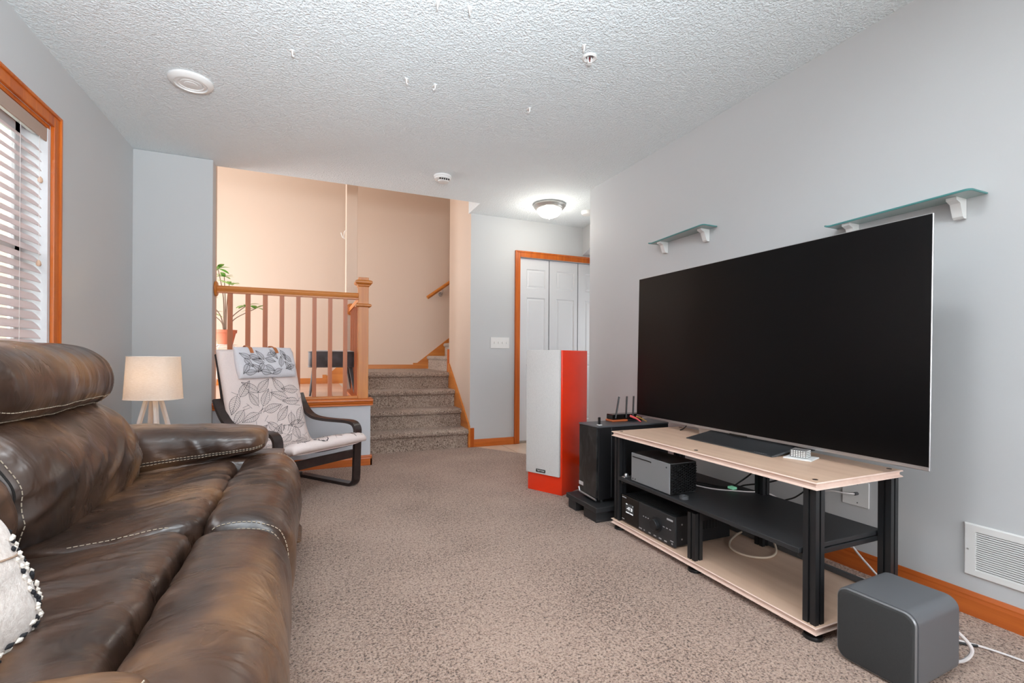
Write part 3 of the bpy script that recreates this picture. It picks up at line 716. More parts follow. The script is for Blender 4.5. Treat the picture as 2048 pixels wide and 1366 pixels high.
# amplifier on the middle shelf
am = thing('heatsink_amplifier', (1.66, 1.88, .299), 'dark grey metal amplifier with finned side on the black middle shelf', 'amplifier'); o = am.location
AX0, AX1, AY0, AY1, AZ0, AZ1 = 1.572, 1.735, 1.742, 2.045, .302, .449
MB().box(AX0, AX1, AY0+.012, AY1, AZ0, AZ1, .002, 1).build('case', plain('mid_grey_casing', (128, 129, 131), .45), am, o)
MB().box(AX0+.002, AX1-.001, AY0+.010, AY1-.002, AZ1, AZ1+.0008).build('lid', 'black_metal', am, o)
MB().box(AX0+.003, AX1-.003, AY0+.008, AY0+.013, AZ0+.003, AZ1-.003).build('mesh_backing', 'dark', am, o)
m = MB()
for i in range(12):
    for j in range(11):
        x = AX0+.009+.013*i; z = AZ0+.010+.0126*j + (.0063 if i % 2 else 0)
        if z < AZ1-.006: m.box(x-.004, x+.004, AY0, AY0+.010, z-.0032, z+.0032)
tag(m.build('heatsink_pins', 'black_plastic', am, o), kind='stuff')
m = MB(); m.box(AX0-.0015, AX0+.001, AY1-.150, AY1-.012, AZ1-.022, AZ1-.017, 0); m.build('slot', 'black_plastic', am, o)
for y, z in ((AY0+.035, AZ1-.022), (AY1-.155, AZ1-.021), (AY1-.014, AZ0+.012), (AY1-.034, AZ0+.012)):
    MB().lathe([(.004, 0), (.003, -.0015)], (AX0, y, z), 10, 'x').build('screw', 'black_plastic', am, o)
# small ring and charger on that shelf
rg = MB(); rg.lathe([(.020, 0), (.020, .014), (.017, .014), (.017, .002)], (1.60, 1.69, .2992), 24); tag(rg.build('metal_ring', 'grey_metal', smooth=True), 'short grey metal ring beside the finned amplifier', 'ring')
cl = thing('silver_clip', (1.585, 2.105, .299), 'small silver clip lying left of the amplifier on the black shelf', 'clip')
MB().box(-.02, .02, -.012, .014, 0.0005, .008, .003, 2).build('base', 'silver', cl); MB().lathe([(.010, .008), (.012, .014), (.008, .022), (.0, .024)], (0, 0, 0), 14, cap=False).build('knob', 'silver', cl, smooth=True)

# receiver on the bottom board
rc = thing('av_receiver', (1.75, 1.94, .053), 'black audio receiver with a small lit volume display on the bottom board', 'receiver'); o = rc.location
RX0, RX1, RY0, RY1, RZ0, RZ1 = 1.575, 1.935, 1.720, 2.141, .062, .208
MB().box(RX0+.014, RX1, RY0+.008, RY1-.004, RZ0, RZ1-.006, .002, 1).build('case', 'black_metal', rc, o)
MB().box(RX0, RX0+.013, RY0, RY1-.155, RZ0-.002, RZ1-.004, .003, 2).build('front_panel', 'black_gloss' if 0 else 'black_board', rc, o)
MB().box(RX0+.001, RX0+.013, RY1-.154, RY1, RZ0-.002, RZ1-.004, .003, 2).build('display_section', 'black_gloss', rc, o)
MB().box(RX0-.0005, RX0+.001, RY1-.112, RY1-.048, RZ0+.050, RZ0+.104).build('display', 'display', rc, o)
# letters face -X: local x -> -Y, local y -> Z
def face_mx(x, y, z): return Matrix(((0, 0, -1, x), (-1, 0, 0, y), (0, 1, 0, z), (0, 0, 0, 1)))
text_mesh('-47.0', .024, 'volume_reading', 'screen_text', rc, Matrix.Translation(-Vector(o)) @ face_mx(RX0-.0008, RY1-.080, RZ0+.078))
m = MB()
for a, b, z in ((RY1-.110, RY1-.082, RZ0+.056), (RY1-.078, RY1-.050, RZ0+.056), (RY1-.062, RY1-.050, RZ0+.100), (RY1-.110, RY1-.106, RZ0+.099)): m.box(RX0-.0011, RX0-.0006, a, b, z-.002, z+.002)
m.build('display_marks', 'screen_text', rc, o)
m = MB().lathe([(.038, 0), (.038, -.004), (.027, -.006), (.027, -.022), (.025, -.024)], (RX0, RY0+.128, RZ0+.068), 36, 'x'); m.build('volume_knob', 'black_metal', rc, o, smooth=True)
m = MB()
for k in range(3): m.box(RX0-.0005, RX0+.001, RY0+.186+.018*k, RY0+.194+.018*k, RZ0+.076, RZ0+.080)
for k in range(3): m.box(RX0-.0005, RX0+.001, RY0+.026+.022*k, RY0+.038+.022*k, RZ0+.072, RZ0+.076)
for k, w in enumerate((.024, .009, .016, .018, .018, .018)): m.box(RX0-.0005, RX0+.001, RY0+.262-.038*k-w, RY0+.262-.038*k, RZ0+.006, RZ0+.012)
m.box(RX0-.0005, RX0+.001, RY0+.010, RY0+.030, RZ0+.022, RZ0+.026); m.box(RX0-.0005, RX0+.001, RY0+.014, RY0+.022, RZ0+.008, RZ0+.016)
m.box(RX0-.0005, RX0+.001, RY0+.014, RY0+.055, RZ1-.030, RZ1-.022)
for k in range(5): m.box(RX0-.0005, RX0+.001, RY1-.022-.007*k, RY1-.017-.007*k, RZ1-.018, RZ1-.013)
for k in range(3): m.box(RX0-.0005, RX0+.001, RY1-.020-.007*k, RY1-.015-.007*k, RZ0+.010, RZ0+.014)
m.build('printed_marks', 'mark', rc, o)
m = MB(); [m.box(RX0+.03+.012*k, RX0+.034+.012*k, RY0+.04, RY1-.05, RZ1-.0062, RZ1-.0050) for k in range(24)]; m.build('top_vents', 'dark', rc, o)
m = MB(); [m.box(RX0+.16+.02*k, RX0+.172+.02*k, RY0+.0072, RY0+.0085, RZ0+.06, RZ0+.10) for k in range(6)]; m.build('side_vents', 'dark', rc, o)
for x in (RX0+.04, RX1-.05):
    for y in (RY0+.05, RY1-.05): MB().lathe([(.014, .0535), (.014, .0615)], (x, y, 0), 16).build('foot', 'black_plastic', rc, o)
for z in (RZ0+.03, RZ0+.10): MB().lathe([(.005, .001), (.004, -.001)], (RX0+.05, RY0+.008, z), 10, 'y').build('screw', 'silver', rc, o)

# cables about the stand
def cable(pts, r, mat, label, name='cable', per=10):
    return tag(MB().tube(catmull(pts, per), r, 8).build(name, mat, smooth=True), label, 'cable')
cable([(2.10, 1.80, .10), (2.06, 1.745, .075), (1.985, 1.733, .060), (1.885, 1.683, .060), (1.823, 1.619, .060), (1.815, 1.55, .060), (1.85, 1.501, .060), (1.907, 1.483, .060), (1.977, 1.507, .062), (2.035, 1.561, .075), (2.085, 1.64, .10)], .0048, 'cream_cable', 'thick cream cable looping over the bottom board of the stand')
cable([(1.745, 1.90, .345), (1.80, 1.90, .318), (1.87, 1.84, .306), (1.93, 1.74, .305), (1.99, 1.72, .33), (2.03, 1.66, .41), (2.03, 1.65, .50)], .004, 'black_cable', 'black cable slanting up from the middle shelf behind the amplifier')
cable([(1.745, 1.92, .335), (1.84, 1.83, .3035), (1.94, 1.72, .3035), (2.00, 1.70, .318), (2.04, 1.62, .345), (2.05, 1.54, .39), (2.03, 1.52, .47), (2.03, 1.52, .51)], .0038, 'black_cable', 'black cable making a wide curve behind the middle shelf')
cable([(1.745, 1.88, .32), (1.84, 1.76, .303), (1.95, 1.66, .303), (2.04, 1.60, .30), (2.08, 1.52, .26)], .003, 'white_cable', 'thin pale cable lying across the back of the middle shelf')
cable([(2.09, 1.46, .52), (2.10, 1.42, .46), (2.10, 1.43, .38), (2.09, 1.49, .31), (2.08, 1.54, .28)], .0035, 'black_cable', 'black cable bowing behind the stand right of the rear leg')
cable([(2.08, 1.36, .53), (2.085, 1.36, .40), (2.08, 1.355, .28)], .0035, 'black_cable', 'straight black cable hanging behind the middle shelf')
cable([(1.93, 2.07, .5435), (1.985, 2.10, .546), (2.05, 2.14, .56)], .003, 'black_cable', 'stub of black cable at the back of the top board left of the television base')
tag(MB().box(1.905, 1.935, 1.685, 1.72, .3075, .319, .003, 1).build('cable_clip', 'led'), 'small glowing green clip among the cables on the middle shelf', 'clip')
cable([(2.10, 1.70, .02), (2.13, 1.40, .02), (2.15, 1.15, .03), (2.10, .98, .02), (2.03, .90, .015)], .0045, 'white_cable', 'white cable on the carpet behind the stand running toward the small speaker')
cable([(2.17, 1.36, .25), (2.16, 1.28, .14), (2.11, 1.12, .05), (2.03, 1.00, .02)], .0045, 'white_cable', 'pale cable slanting across the baseboard seen under the middle shelf')

# ------------------------------------------------------------------ small grey speaker at the right
def rounded_rect(w, h, r, n=8):
    out = []
    for cx, cz, a0 in ((w/2-r, h/2-r, 0), (-w/2+r, h/2-r, 90), (-w/2+r, -h/2+r, 180), (w/2-r, -h/2+r, 270)):
        for k in range(n+1):
            a = math.radians(a0+90*k/n); out.append((cx+r*math.cos(a), cz+r*math.sin(a)))
    return out
SPW, SPD, SPH = .215, .248, .228
spk = thing('wireless_speaker', (1.562, .977, 0), 'small grey rounded box speaker on the carpet at the right end of the stand', 'speaker', rz=-1.525)
ring = lambda y, s=0.0, r=.035: [(SPW/2+px*(1), y, SPH/2+.004+pz) for px, pz in rounded_rect(SPW-2*s, SPH-2*s, max(r-s, .004))]
MB().rings([ring(.010), ring(SPD-.004), ring(SPD, .004)]).build('cabinet', plain('matte_grey_cabinet', (92, 93, 96), .5), spk, smooth=True)
MB().rings([ring(.010, .003), ring(.004, .0015), ring(.0, .004)]).build('front_trim', plain('grey_trim', (128, 128, 130), .35, .4), spk, smooth=True, angle=30)
MB().rings([ring(.002, .0035), ring(-.003, .008), ring(-.004, .012)]).build('front_grille', linen('charcoal_cloth', (50, 50, 50), None, 500, .15), spk, smooth=True)
tag(MB().tube(catmull([(SPW-.03, SPD, .12), (SPW-.02, SPD+.05, .10), (SPW+.0, SPD+.08, .05), (SPW-.02, SPD+.06, .010), (SPW-.07, SPD+.03, .006), (SPW-.10, SPD-.001, .05)], 8), .0055, 8).build('power_cord', 'white_cable', spk, smooth=True))
cable([(1.90, 1.02, .006), (1.96, .93, .006), (2.02, .86, .006), (2.06, .78, .006), (2.08, .66, .006), (2.08, .4, .006)], .0035, 'white_cable', 'thin white cable trailing over the carpet to the right edge of the picture')
cable([(1.86, .99, .006), (1.92, .93, .006), (1.98, .875, .006), (2.04, .82, .006)], .004, 'black_cable', 'short black cable on the carpet behind the small grey speaker')

# ------------------------------------------------------------------ red floor speaker
rs = thing('floor_speaker', (1.449, 3.072, 0), 'tall glossy red floor speaker with a light grey cloth front', 'speaker', rz=math.atan2(-.883, .470))
MB().box(0, .291, 0, .335, 0, .998, .003, 2).build('cabinet', 'red_paint', rs, smooth=True)
MB().box(-.003, .281, -.022, .0, .127, 1.000, .006, 2).build('grille', 'grille', rs, smooth=True)
MB().box(.088, .168, -.0245, -.022, .140, .162, .002, 1).build('badge', 'black_gloss', rs)
text_mesh('TEKTON', .0165, 'badge_lettering', 'badge_text', rs, Matrix(((1, 0, 0, .128), (0, 0, -1, -.0250), (0, 1, 0, .151), (0, 0, 0, 1))))

# ------------------------------------------------------------------ computer on its platform
pf = thing('wooden_platform', (1.70, 2.44, 0), 'low black platform on blocks under the computer tower', 'stand'); o = pf.location
MB().box(1.500, 2.12, 2.265, 2.61, .062, .092, .003, 1).build('board', 'black_board', pf, o)
for x0, x1, y0, y1 in ((1.512, 1.68, 2.285, 2.42), (1.512, 1.68, 2.51, 2.60), (1.95, 2.10, 2.285, 2.42), (1.95, 2.10, 2.51, 2.60)):
    MB().box(x0, x1, y0, y1, 0, .062, .003, 1).build('block', 'black_board', pf, o)
pcx = thing('computer_tower', (1.80, 2.44, .092), 'black computer tower with a smudged smoked front on the low platform', 'computer'); o = pcx.location
PX0, PX1, PY0, PY1, PZ0, PZ1 = 1.548, 2.080, 2.335, 2.535, .110, .545
MB().box(PX0+.012, PX1, PY0, PY1, PZ0, PZ1-.010, .003, 1).build('case', 'black_plastic', pcx, o)
MB().box(PX0-.002, PX1+.002, PY0-.002, PY1+.002, PZ1-.010, PZ1, .003, 1).build('top_panel', plain('grey_top_panel', (74, 75, 78), .4), pcx, o)
MB().box(PX0, PX0+.012, PY0+.006, PY1-.004, PZ0+.012, PZ1-.012, .001, 1).build('front_glass', 'smoked', pcx, o)
m = MB(); m.tube([(PX0-.002, PY1-.004, PZ0+.035), (PX0-.002, PY1-.018, PZ0+.010), (PX0-.002, PY0+.004, PZ0+.002)], .006, 8); m.build('lower_trim', 'silver', pcx, o)
MB().box(PX0-.0012, PX0, PY1-.052, PY1-.004, PZ0+.052, PZ0+.074).build('sticker', plain('pale_sticker', (206, 200, 202), .5), pcx, o)
MB().box(PX0+.10, PX0+.104, PY0-.001, PY0+.001, PZ0+.01, PZ1-.012).build('side_seam', 'grey_metal', pcx, o)
for x in (PX0+.05, PX1-.05):
    for y in (PY0+.03, PY1-.03): MB().lathe([(.016, .0925), (.016, .111)], (x, y, 0), 14).build('foot', 'black_plastic', pcx, o)
us = thing('usb_receiver', (PX0+.045, PY0+.045, PZ1), 'little black wireless stick standing upright on top of the computer tower', 'adapter')
MB().box(-.007, .007, -.006, .006, .004, .048, .002, 1).build('stick', 'black_plastic', us); MB().box(-.012, .012, -.014, .010, .0002, .005, .001, 1).build('base', 'white_plastic', us)
rt = thing('wifi_router', (1.87, 2.50, PZ1), 'black network router with three upright antennas on the computer tower', 'router'); o = rt.location
MB().box(1.748, 1.98, 2.462, 2.532, PZ1+.014, PZ1+.046, .004, 1).build('body', 'black_gloss', rt, o)
MB().box(1.740, 1.86, 2.455, 2.533, PZ1+.0005, PZ1+.0135, .004, 1).build('base', 'orange_plastic', rt, o)
MB().box(1.862, 1.98, 2.462, 2.533, PZ1+.0005, PZ1+.0135, .002, 1).build('base', 'black_plastic', rt, o)
for (xa, xb) in ((1.764, 1.790), (1.844, 1.850), (1.897, 1.903)):
    MB().tube([(xa, 2.455, PZ1+.024), (xb, 2.455, PZ1+.160)], .0055, 8).build('antenna', 'black_plastic', rt, o)
MB().tube([(1.88, 2.46, PZ1+.034), (1.900, 2.42, PZ1+.020), (1.910, 2.39, PZ1+.004)], .008, 8, .004).build('plug', 'pink_cable', rt, o, smooth=True)
MB().tube([(1.93, 2.46, PZ1+.030), (1.945, 2.42, PZ1+.016), (1.955, 2.39, PZ1+.004)], .006, 8, .003).build('plug', 'yellow_cable', rt, o, smooth=True)

# ================================================================== SOFA
def sgn(v): return -1 if v < 0 else 1
def puff_surface(profile, a0, a1, p=7.0, q=2.2, axis='y', wr=None, amp=.006, endbulge=0.0, n_u=96):
    """closed profile (2D) swept from a0 to a1 with rounded, pillowy ends. returns S(u,t)"""
    pts = [Vector((a, b, 0)) for a, b in profile]
    pr = catmull(pts, 12, True); n = len(pr)
    cx = sum(v.x for v in pr)/n; cz = sum(v.y for v in pr)/n
    def S(u, t, lift=0.0):
        u = u % 1.0; f = u*n; i = int(f) % n; k = f-int(f)
        P = pr[i].lerp(pr[(i+1) % n], k)
        tt = max(-1, min(1, t)); s = max(0.0, 1-abs(tt)**p)**(1/q)
        dx, dz = (P.x-cx), (P.y-cz); L = math.hypot(dx, dz) or 1
        x = cx+dx*s; z = cz+dz*s; y = (a0+a1)/2+(a1-a0)/2*tt
        d = lift
        if wr: d += amp*wr(x, y, z)*min(1, s*1.3)
        x += dx/L*d; z += dz/L*d
        return Vector((x, y, z)) if axis == 'y' else Vector((y, x, z))
    return S
def puff_mesh(S, nu=110, nt=110):
    mb = MB(); ts = [math.sin(PI/2*(-1+2*i/nt)) for i in range(nt+1)]
    ts = [(-1+2*i/nt)*.35+t*.65 for i, t in enumerate(ts)]
    ts[0], ts[-1] = -.99995, .99995
    rg = [[S(k/nu, t) for k in range(nu)] for t in ts]
    mb.rings(rg); return mb
def nz(x, y, z): return noise.noise(Vector((x, y, z)))
def ridge(v): return 1-min(1, abs(v)*3.2)
def wr_seat(x, y, z):
    a = ridge(nz(x*1.6+y*1.2, y*9-x*3.0, z*2)); b = ridge(nz(x*3+4, y*17-x*6, z*2))
    return 1.9*a*max(0, nz(x*3+7, y*3, 3)+.35)-.8*b*max(0, nz(x*4, y*3, 8)+.2) + 1.6*nz(x*5, y*4, z*4)
def wr_back(x, y, z):
    a = ridge(nz((y+z*.6)*3, (z-y*.55)*11, x*3)); return 2.2*a*max(0, nz(y*2.5, z*3, 9)+.55)+2.0*nz(y*4, z*5, 1)
def wr_head(x, y, z):
    a = ridge(nz(x*2, y*15+z*1.5, z*2)); return 1.3*a*(.6+nz(y*5, z*3, 2))+1.4*nz(y*4, z*4, 5)
def wr_pad(x, y, z):
    a = ridge(nz(x*12+z*6, y*3, z*8)); return .8*a*max(0, nz(x*4, y*4, 2)+.4)+.8*nz(x*8, y*6, z*6)
def stitches(mb, path, dash=.0085, gap=.0045, r=.0013):
    L = 0; on = True; acc = [path[0]]; tgt = dash
    for a, b in zip(path, path[1:]):
        seg = (b-a).length; pos = 0
        while seg-pos > tgt:
            pos += tgt; pt = a.lerp(b, pos/seg) if seg else a
            if on and len(acc) >= 1:
                mb.tube([acc[0], pt], r, 5)
            on = not on; acc = [pt]; tgt = dash if on else gap
        tgt -= (seg-pos)
sofa = thing('leather_sofa', (-.62, 1.5, 0), 'dark brown leather reclining sofa with white contrast stitching under the window', 'sofa'); so = sofa.location
back_prof = [(-.655, .43), (-.615, .52), (-.625, .62), (-.685, .715), (-.77, .775), (-.88, .80), (-1.0, .76), (-1.05, .60), (-1.02, .45), (-.85, .40)]
head_prof = [(-.725, .785), (-.698, .85), (-.715, .925), (-.775, .975), (-.86, .99), (-.955, .975), (-1.015, .91), (-1.01, .82), (-.93, .765), (-.81, .755)]
seat_prof = [(-.72, .38), (-.70, .455), (-.60, .468), (-.48, .478), (-.38, .494), (-.32, .494), (-.288, .470), (-.284, .41), (-.34, .36), (-.55, .33)]
front_prof = [(-.284, .40), (-.279, .462), (-.250, .488), (-.18, .494), (-.12, .482), (-.072, .446), (-.045, .38), (-.040, .30), (-.052, .21), (-.075, .14), (-.18, .11), (-.27, .20)]
parts = []
Ssf = puff_surface(seat_prof, 1.532, 2.42, 14, 2.6, wr=wr_seat, amp=.010)
Ssn = puff_surface(seat_prof, .62, 1.528, 14, 2.6, wr=wr_seat, amp=.010)
Sff = puff_surface(front_prof, 1.532, 2.56, 16, 2.4, wr=wr_seat, amp=.0065)
Sfn = puff_surface(front_prof, .46, 1.528, 16, 2.6, wr=wr_seat, amp=.0065)
Sbf = puff_surface(back_prof, 1.535, 2.39, 9, 2.4, wr=wr_back, amp=.007)
Sbn = puff_surface(back_prof, .62, 1.530, 9, 2.4, wr=wr_back, amp=.007)
Shf = puff_surface(head_prof, 1.56, 2.35, 12, 2.8, wr=wr_head, amp=.005)
Shn = puff_surface(head_prof, .66, 1.50, 12, 2.8, wr=wr_head, amp=.005)
for nm, S in (('seat_cushion', Ssf), ('seat_cushion', Ssn), ('front_pad', Sff), ('front_pad', Sfn), ('back_cushion', Sbf), ('back_cushion', Sbn), ('headrest', Shf), ('headrest', Shn)):
    parts.append(puff_mesh(S).build(nm, 'leather', sofa, so, smooth=True, angle=80))
# arm pads: cross-section lerped along x
def arm_surface(yc, hy, xs0, xs1, zb, zt, p=8, q=2.2):
    def S(u, t, lift=0.0):
        f = (t+1)/2; x = xs0+(xs1-xs0)*f; a = 2*PI*u
        b_, t_ = zb(f), zt(f); cz = (b_+t_)/2; hz = (t_-b_)/2
        s = max(0, 1-abs(t)**p)**(1/q) if t > 0 else 1.0
        ca, sa_ = math.cos(a), math.sin(a)
        n1 = 1.35 if sa_ > 0 else 1.0
        y = yc+hy*s*sgn(ca)*abs(ca)**.62; z = cz+hz*s*sgn(sa_)*abs(sa_)**(.85)
        d = lift+.006*wr_pad(x, y, z)*s
        return Vector((x, y+ca*d, z+sa_*d))
    return S
Spf = arm_surface(2.535, .155, -.95, -.185, lambda f: .385+.125*f, lambda f: .645-.035*f*f, 16, 2.6)
Spn = arm_surface(.60, .19, -.95, -.165, lambda f: .42+.06*f, lambda f: .60-.045*f*f, 14, 2.4)
def arm_mesh(S):
    mb = MB(); nt = 90; ts = [(-1+2*i/nt) for i in range(nt+1)]; ts = [t if t < .7 else .7+.2999*math.sin((t-.7)/.3*PI/2) for t in ts]
    mb.rings([[S(k/96, t) for k in range(96)] for t in ts]); return mb
arm_mesh(Spf).build('arm_pad', 'leather', sofa, so, smooth=True, angle=80)
arm_mesh(Spn).build('arm_pad', 'leather', sofa, so, smooth=True, angle=80)
for y0, y1 in ((2.40, 2.70), (.36, .64)):
    pr = [(-1.02, .06), (-1.02, .46), (-.9, .50), (-.2, .485), (-.12, .46), (-.085, .38), (-.085, .12), (-.11, .06)]
    Sa = puff_surface(pr, y0, y1, 14, 2.6, wr=wr_pad, amp=.004)
    puff_mesh(Sa, 90, 40).build('arm', 'leather', sofa, so, smooth=True, angle=80)
m = MB(); m.box(-1.08, -.74, .66, 2.42, .05, .74, .03, 3); m.box(-.78, -.11, .5, 2.5, .05, .33, .02, 2); m.build('base', 'leather', sofa, so, smooth=True)
m = MB(); [m.lathe([(.025, 0), (.025, .055)], (x, y, 0), 14) for x in (-1.0, -.16) for y in (.5, 2.6)]; m.build('foot', 'black_plastic', sofa, so)
# seams
def upath(S, t, u0, u1, n=60, lift=.0018): return [S(u0+(u1-u0)*i/n, t, lift) for i in range(n+1)]
def tpath(S, u, t0, t1, n=80, lift=.0018): return [S(u, t0+(t1-t0)*i/n, lift) for i in range(n+1)]
def ang_u(S, xz):  # nearest u for a world x,z at the middle
    best = min(range(400), key=lambda k: (S(k/400, 0).x-xz[0])**2+(S(k/400, 0).z-xz[1])**2); return best/400
st_ = MB(); dk = MB()
# headrest: lower double seam, and side seam near the far end
for S, ts_ in ((Shf, .80), (Shn, .80)):
    ub = ang_u(S, (-.712, .80)); ub2 = ang_u(S, (-.735, .775))
    stitches(st_, tpath(S, ub, -.93, .95)); stitches(st_, tpath(S, ub2, -.93, .95)); dk.tube(tpath(S, (ub+ub2)/2, -.95, .96, 80, -.0005), .002, 5)
    u1 = ang_u(S, (-.98, .96))
    if u1 < ub: u1 += 1
    stitches(st_, upath(S, ts_+.055, ub, u1)); dk.tube(upath(S, ts_+.035, ub, u1, 60, -.0004), .0022, 5)
for S, far in ((Sbf, 1), (Sbn, 0)):
    u0 = ang_u(S, (-.655, .45)); u1 = ang_u(S, (-.88, .80))
    for tt in ((.86, .885) if far else (.965, .955)):
        stitches(st_, upath(S, tt, u0, u1))
    if far:
        for tt in (-.955, -.925): stitches(st_, upath(S, tt, u0, u1, 60, .003), .010, .005, .0014)
        dk.tube(upath(S, -.94, u0, u1, 60, 0), .003, 5)
    dk.tube(upath(S, .872, u0, u1, 60, -.0005), .002, 5)
# seam between the seats
for S, tt in ((Ssf, -.958), (Sff, -.962), (Sff, -.940)):
    u0 = ang_u(S, (-.60, .468) if S is Ssf else (-.262, .47)); u1 = ang_u(S, (-.31, .484) if S is Ssf else (-.045, .34))
    stitches(st_, upath(S, tt, u0, u1, 60, .0025))
u0 = ang_u(Sff, (-.262, .47)); u1 = ang_u(Sff, (-.045, .20)); stitches(st_, upath(Sff, .86, u0, u1)); dk.tube(upath(Sff, .875, u0, u1, 60, -.0004), .0022, 5)
for S in (Spf, Spn):
    for u in (.545, .565): stitches(st_, tpath(S, u, -.55, .97, 100, .0015))
    dk.tube(tpath(S, .555, -.55, .975, 90, -.0003), .0018, 5)
stitches(st_, [Spn(.5-.42*i/30, .93, .002) for i in range(31)], .02, .004, .0013)
stitches(st_, [Spn(.5-.42*i/30, .965, .002) for i in range(31)], .02, .004, .0013)
tag(st_.build('stitching', 'thread', sofa, so), kind='stuff')
dk.build('seam', 'thread_dark', sofa, so)

# throw pillow on the near seat
tp = thing('throw_pillow', (-.480, .915, .450), 'cream fleece throw pillow with a black and white knotted fringe on the near sofa seat', 'pillow')
tp.rotation_euler = (0, math.radians(-18), math.radians(-8))
def pil(u, v, side=1, hw=.20, hh=.120, th=.068):
    e = max(0, 1-abs(u)**3.2)*max(0, 1-abs(v)**3.2)
    return Vector((side*th*e**.45+.004*nz(u*4, v*4, 2), u*hw*(1-.06*(1-abs(v))*0), .126+v*hh))
m = MB(); N = 40; g = {}
for side in (1, -1):
    for i in range(N+1):
        for j in range(N+1):
            u = -1+2*i/N; v = -1+2*j/N; u = math.sin(u*PI/2); v = math.sin(v*PI/2)
            g[side, i, j] = m.bm.verts.new(pil(u, v, side))
    for i in range(N):
        for j in range(N): m.bm.faces.new((g[side, i, j], g[side, i+1, j], g[side, i+1, j+1], g[side, i, j+1]))
bmesh.ops.remove_doubles(m.bm, verts=m.bm.verts, dist=1e-4)
m.build('cover', 'fleece', tp, smooth=True, angle=100)
m1 = MB(); m2 = MB(); rnd = random.Random(3); per = []
for k in range(96):
    per += [(1, -1+2*k/96), (-1, -1+2*k/96)]
    per += [(-1+2*k/96, 1), (-1+2*k/96, -1)]
for k, (u, v) in enumerate(per):
    b = pil(u, v); outv = Vector((0, u if abs(u) == 1 else 0, v if abs(v) == 1 else 0)).normalized()
    tv_ = Vector((rnd.uniform(-.3, .3), rnd.uniform(-.35, .35), rnd.uniform(-.35, .35)))
    lng = rnd.uniform(.006, .018); black = rnd.random() < (.42 if v < .3 else .12)
    (m2 if black else m1).tube([b, b+(outv+tv_*.4)*lng*.5, b+(outv+tv_)*lng+Vector((rnd.uniform(-.01, .01), 0, 0))], .0024, 6, .0012)
for k in range(60):      # woven border knots on the front
    u = .93-.10*(k % 3); v = .55-1.5*(k/60)
    b = pil(u, v)+Vector((.003, 0, 0)); (m2 if (k*7) % 5 < 2 else m1).lathe([(0.001, -.005), (.0036, 0), (.001, .005)], tuple(b+Vector((0, rnd.uniform(-.006, .006), rnd.uniform(-.006, .006)))), 8, 'z')
for k in range(54):
    v = -.93+.10*(k % 3); u = .9-1.8*(k/54)
    b = pil(u, v)+Vector((.003, 0, 0)); (m2 if rnd.random() < .5 else m1).lathe([(0.001, -.009), (.0040, 0), (.001, .009)], tuple(b+Vector((0, rnd.uniform(-.006, .006), rnd.uniform(-.005, .005)))), 8, 'y')
tag(m1.build('white_fringe', plain('white_yarn', (226, 218, 208), .9), tp), kind='stuff'); tag(m2.build('black_fringe', plain('black_yarn', (30, 30, 34), .9), tp), kind='stuff')
m = MB(); m.tube([pil(u/20, .30+.04*math.sin(u*.3))+Vector((.001, 0, 0)) for u in range(-16, 18)], .0018, 5); m.tube([pil(.2+.02*k, .75-.06*k)+Vector((.001, 0, 0)) for k in range(9)], .0016, 5); m.build('seam', plain('tan_yarn', (170, 142, 120), .9), tp)

# ------------------------------------------------------------------ side table and lamp
tb = thing('side_table', (-.825, 3.215, 0), 'round honey-coloured wooden side table between the sofa and the corner', 'table')
MB().lathe([(.0, .470), (.325, .470), (.332, .476), (.332, .494), (.325, .500), (.0, .500)], (0, 0, 0), 64, cap=False).build('table_top', 'table_wood', tb, smooth=True)
for k in range(3):
    a = k*2*PI/3+.4; MB().tube([(.17*math.cos(a), .17*math.sin(a), .47), (.25*math.cos(a), .25*math.sin(a), 0)], .018, 12, .012).build('leg', 'table_wood', tb, smooth=True)
lm = thing('table_lamp', (-.805, 3.20, .500), 'small lit table lamp with a linen shade on whitewashed tripod legs', 'lamp', rz=math.radians(-25))
def oval(rx, ry, z, n=64, p=2.6): 
    out = []
    for i in range(n):
        a = 2*PI*i/n; c_, s_ = math.cos(a), math.sin(a); out.append((rx*sgn(c_)*abs(c_)**(2/p), ry*sgn(s_)*abs(s_)**(2/p), z))
    return out
m = MB(); m.rings([oval(.142, .100, .205), oval(.128, .090, .440), oval(.126, .088, .440), oval(.140, .098, .205), oval(.142, .100, .205)], cap=False); m.build('shade', 'shade', lm, smooth=True, angle=60)
m = MB(); m.tube([Vector(p) for p in oval(.1285, .0905, .440)]+[Vector(oval(.1285, .0905, .440)[0])], .0018, 5); m.tube([Vector(p) for p in oval(.1425, .1005, .205)]+[Vector(oval(.1425, .1005, .205)[0])], .0018, 5); m.build('shade_trim', plain('shade_binding', (236, 228, 220), .8), lm)
for sx, sy in ((1, 1), (1, -1), (-1, 1), (-1, -1)):
    m = MB(); a = Vector((.016*sx, .012*sy, .255)); b = Vector((.062*sx, .048*sy, .0)); w = .0085
    m.rings([[(b.x-w, b.y-w, b.z), (b.x+w, b.y-w, b.z), (b.x+w, b.y+w, b.z), (b.x-w, b.y+w, b.z)], [(a.x-w, a.y-w, a.z), (a.x+w, a.y-w, a.z), (a.x+w, a.y+w, a.z), (a.x-w, a.y+w, a.z)]]); m.build('leg', 'leg_grey', lm)
MB().lathe([(.022, .245), (.022, .265), (.014, .268), (.014, .300)], (0, 0, 0), 20).build('socket', 'white_plastic', lm, smooth=True)
MB().lathe([(.012, .300), (.028, .33), (.030, .35), (.02, .372), (.0, .378)], (0, 0, 0), 20, cap=False).build('bulb', emit('lit_bulb', (1, .75, .42), 9), lm, smooth=True)
bl_ = bpy.data.lights.new('lamp_bulb', 'POINT'); bl_.energy = 5.5; bl_.color = (1, .66, .34); bl_.shadow_soft_size = .03
